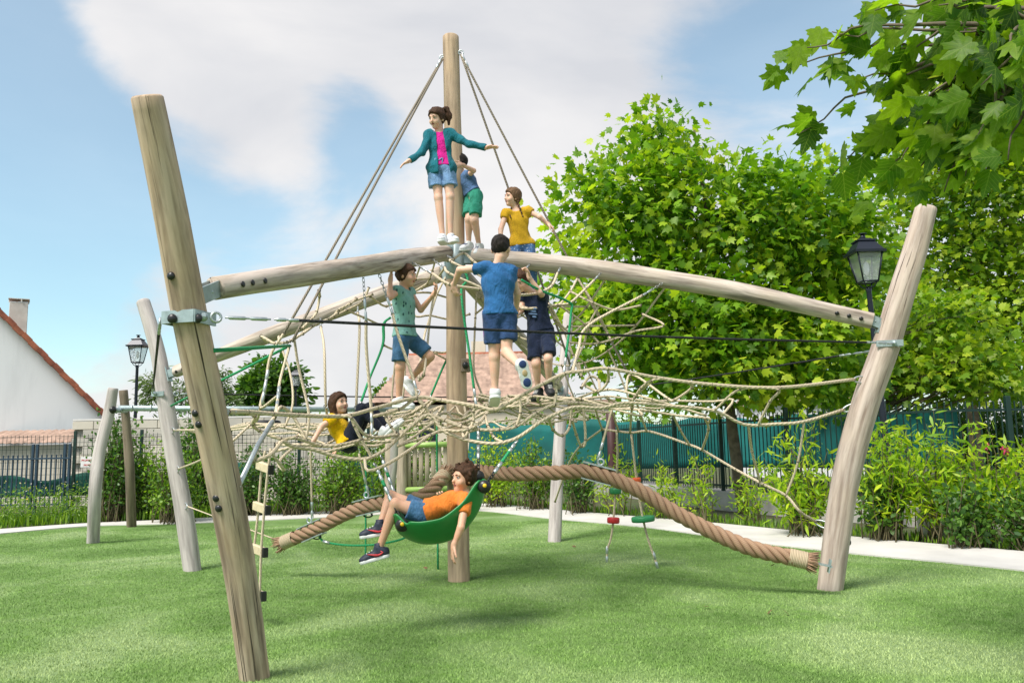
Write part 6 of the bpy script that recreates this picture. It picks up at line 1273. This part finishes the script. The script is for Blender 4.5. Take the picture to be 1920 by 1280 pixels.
sg = Thing('warning_sign', 'white sign with red letters fixed to the wire fence', 'sign', at(164,870,gy-0.06)); sc_ = at(164,866,gy-0.03); sw = 12.5*gy/FPX; shh = 9.5*gy/FPX; sg.add('board', box(sc_, (sw,0.006,shh), None, 0.003), M['sign_white'], smooth=False)
for i, txt in enumerate(('PROPRIETE','PRIVEE')):
    cu = bpy.data.curves.new('txt', 'FONT'); cu.body = txt; cu.size = 0.085; cu.align_x = 'CENTER'; cu.extrude = 0.001; to = bpy.data.objects.new('txt', cu); COL.objects.link(to); dg = bpy.context.evaluated_depsgraph_get(); me = bpy.data.meshes.new_from_object(to.evaluated_get(dg)); bpy.data.objects.remove(to); me.materials.clear(); me.materials.append(M['sign_red']); me.name = 'lettering'
    ws = max(v.co.x for v in me.vertices)-min(v.co.x for v in me.vertices); f = min(1.6, (sw*1.75)/ws) if i == 0 else f; sg.put('lettering', me, sc_+np.array([0,-0.009,0.022-0.115*i]), (math.pi/2,0,0), (f,f*1.15,1))
# playground swing set on the left
sw_ = Thing('swing_set', 'low timber and pipe swing set with a black basket seat', 'swing', gz(174,1017))
p1 = [gz(174,1017)-[0,0,.05], at(178,930,13.6), at(186,850,13.7), at(203,780,13.8), at(212,727,13.8)]; p2 = [gz(247,987)-[0,0,.05], at(244,900,16.4), at(239,820,16.3), at(231,731,16.2)]
sw_.add('post', log(np.array(p1), [0.10,0.098,0.095,0.09,0.082], 51, 16), M['pole_pale']); sw_.add('post', log(np.array(p2), [0.09,0.09,0.085,0.08], 52, 16), M['brown_wood'])
ba = at(222,765,14.95); bb = at(742,800,17.6); bb[2] = ba[2]; sw_.add('top_pipe', seg(ba, bb, 0.052, 12), M['galv_blue']); sw_.add('top_pipe', seg(at(211,768,13.85), at(236,770,16.2), 0.045, 12), M['galv_blue']); sw_.add('pipe_end', ball(at(211,768,13.78), 0.065, None, 12, 8), M['black_cap'])
for X_ in (0.04, 0.10): p = ba+(bb-ba)*X_; sw_.add('pipe_clamp', torus(p, 0.058, 0.014, bb-ba, 14, 6), M['galv'])
p = bb*1.0; sw_.add('post', log(np.array([[p[0]-.3,p[1]+.6,-.05],[p[0]-.1,p[1]+.3,1.0],[p[0],p[1]+0.06,p[2]+0.12]]), [0.085,0.085,0.08], 53, 14), M['pole_pale'])
sp_ = at(498,795,16.2); sw_.add('seat', merge([torus(sp_+np.array([0,0,0.02]), 0.24, 0.055, (0,0,1), 20, 8)[:2], ball(sp_+np.array([0,0,-.02]), (0.22,0.22,0.06))]), M['rubber'])
for s in (-0.2,0.2): tp = ba+(bb-ba)*((sp_[0]-ba[0])/(bb[0]-ba[0])); sw_.add('seat_rope', seg(sp_+np.array([s,0,0.03]), tp+np.array([s*.5,0,0]), 0.012, 6), M['rope_black'])
# slatted walkway panel
PY = 18.6; pn = Thing('walkway_panel', 'wooden slatted walkway railing with lime green pipe rails behind the mast', 'play panel', (at(785,850,PY)[0], PY, 0))
for px, yt, r_, dy in ((730,822,0.105,0.25),(753,806,0.115,0.0),(846,822,0.10,0.1)):
    p = at(px, yt, PY+dy); pn.add('post', log(np.array([[p[0],PY+dy,-.05],[p[0],PY+dy,p[2]*.5],[p[0],PY+dy,p[2]]]), [r_,r_,r_*.95], px, 14, 0.02), M['slat_wood'])
for py in (834,917): a_, b_ = at(756,py+1,PY-0.02), at(846,py-2,PY-0.02); pn.add('rail', seg(a_, b_, 0.058, 12), M['rail_green'])
for i in range(7):
    px = 766+i*11.5; a_, b_ = at(px,912,PY-.02), at(px,826+random.uniform(0,4),PY-.02); w = 4.6*PY/FPX
    sm_ = np.array([a_, a_+(b_-a_)*.5, a_+(b_-a_)*.93, b_]); V, F, uv, at_ = tube(sm_, [1,1,0.95,0.6], 10); V[:,0] = (V[:,0]-a_[0])*w*0.93+a_[0]; V[:,1] = (V[:,1]-a_[1])*0.02+a_[1]+0.075; at_['lc'][:,2] += i*3; pn.add('slat', (V, F, uv, at_), M['slat_wood'])
pn.add('deck', box((at(800,850,PY)[0], PY+0.6, at(800,918,PY)[2]-0.06), (0.56,0.55,0.03)), M['slat_wood'], smooth=False); pn.add('side_rail', box((at(741,850,PY)[0], PY+0.12, at(740,893,PY)[2]), (0.16,0.03,0.03), None, 0.005), M['sign_white'], smooth=False)
# house behind the mast
RY = 42.0; h2 = Thing('tiled_house', 'cream house with a broad weathered clay tile roof behind the mast', 'house', (at(880,850,RY)[0], RY, 0))
e0, e1 = at(690,762,RY), at(1080,752,RY); zE = (e0[2]+e1[2])/2; rg0, rg1 = at(770,668,RY+4.5), at(1010,668,RY+4.5); zR = at(900,664,RY+4.5)[2]
h2.add('wall', box(((e0[0]+e1[0])/2, RY+4.5, zE/2), ((e1[0]-e0[0])/2-.4, 4.2, zE/2)), M['cream'], smooth=False)
rows = 17; Vr = []; Fr = []; ncol = 120
for r_ in range(rows*2):
    row, e = divmod(r_, 2); t = (row+e)/rows; L0, L1 = e0[0]+(rg0[0]-e0[0])*t, e1[0]+(rg1[0]-e1[0])*t; yy = RY+4.5*t; zz = zE+(zR-zE)*t+(0.15 if e == 0 else 0.0)
    for i in range(ncol+1): xx = L0+(L1-L0)*i/ncol; Vr.append((xx, yy, zz+0.03*abs(math.sin(xx*12))))
Fr = [(r_*(ncol+1)+i, r_*(ncol+1)+i+1, (r_+1)*(ncol+1)+i+1, (r_+1)*(ncol+1)+i) for r_ in range(rows*2-1) for i in range(ncol)]
rf = h2.add('roof', (np.array(Vr), Fr), M['tile_old'], kind='stuff'); h2.add('roof_end', (np.array([(e1[0],RY,zE),(rg1[0],RY+4.5,zR),(e1[0],RY+9,zE),(e0[0],RY,zE),(rg0[0],RY+4.5,zR),(e0[0],RY+9,zE)]), [(0,2,1),(3,4,5),(1,2,5,4)]), M['tile_old'], rf, smooth=False)
h2.add('ridge', seg((rg0[0]-.1,RY+4.5,zR), (rg1[0]+.1,RY+4.5,zR), 0.13, 8), M['tile_red'], rf); c_ = at(897,660,RY+4.5); h2.add('chimney', box((c_[0],RY+4.8,zR+.2), (0.4,0.3,0.55)), M['cream'], rf, smooth=False)
for px in (800,860,930,990,1040): p = at(px,782,RY); h2.add('window', box((p[0],RY+0.28,zE-1.2), (0.45,0.03,0.6), None, 0.01), M['iron_blue'], smooth=False)
p = at(1075,752,RY-6); an_ = Thing('annex_house', 'cream annex wall with shallow tile roof behind the teal screen', 'house', (p[0], RY-4, 0)); xw0, xw1 = at(880,780,RY-6)[0], at(1150,780,RY-6)[0]; zz = at(1000,760,RY-6)[2]; an_.add('wall', box(((xw0+xw1)/2, RY-4.5, zz/2), ((xw1-xw0)/2, 1.5, zz/2)), M['cream'], smooth=False); an_.add('roof', box(((xw0+xw1)/2, RY-4.5, zz+.1), ((xw1-xw0)/2+.3, 1.75, 0.1)), M['tile_old'], smooth=False)
p = at(1520,748,34); fh = Thing('far_house', 'small far house with pink tiled roof glimpsed under the plane tree', 'house', (p[0],34,0)); fh.add('wall', box((p[0],36,1.5), (2.0,2,1.5)), M['plaster'], smooth=False); Vq = np.array([(p[0]-2.2,33.8,3),(p[0]+2.2,33.8,3),(p[0]+2.2,38.2,3),(p[0]-2.2,38.2,3),(p[0]-1.6,36,4.3),(p[0]+1.6,36,4.3)]); fh.add('roof', (Vq, [(0,1,5,4),(1,2,5),(2,3,4,5),(3,0,4),(3,2,1,0)]), M['tile_old'], smooth=False)
# pink flower heads
for px, py in ((1886,845),(1850,838)):
    c_ = at(px,py,11.6); r1 = np.random.default_rng(px); th = Thing('pink_flower', 'pink flower head on a tall stem above the hedge' if px > 1860 else 'smaller pink bloom on a stem above the hedge', 'flower', (c_[0],c_[1],0)); th.add('stem', seg((c_[0],c_[1],-.03), c_, 0.006, 5), M['twig']); th.add('petals', leaves(c_+r1.normal(0,.025,(40,3)), r1.normal(0,1,(40,3)), 0.05 if px > 1860 else 0.035, 'oval', r1), plain('petal_pink%d' % px, (0.6,0.05,0.16), 0.6), smooth=False)
# dry leaves on the turf
r0 = np.random.default_rng(9); lf = mesh_data('dry_leaf', TPL['plane'][0], TPL['plane'][1], plain('dry_leaf', (0.16,0.09,0.04), 0.8), False)
for (px, py) in ((1075,1022),(795,1064),(822,1062),(1445,1145),(1475,1148),(1320,1135),(1452,1057)):
    p = gz(px,py,0.028); o = bpy.data.objects.new('fallen_leaf', lf); o.location = tuple(p); o.scale = (0.06,)*3; o.rotation_euler = (r0.normal(0,.3),r0.normal(0,.3),r0.random()*6); link(o); tag(o, 'small dry brown leaf lying on the turf', 'leaf', 'dry leaves scattered on the turf')
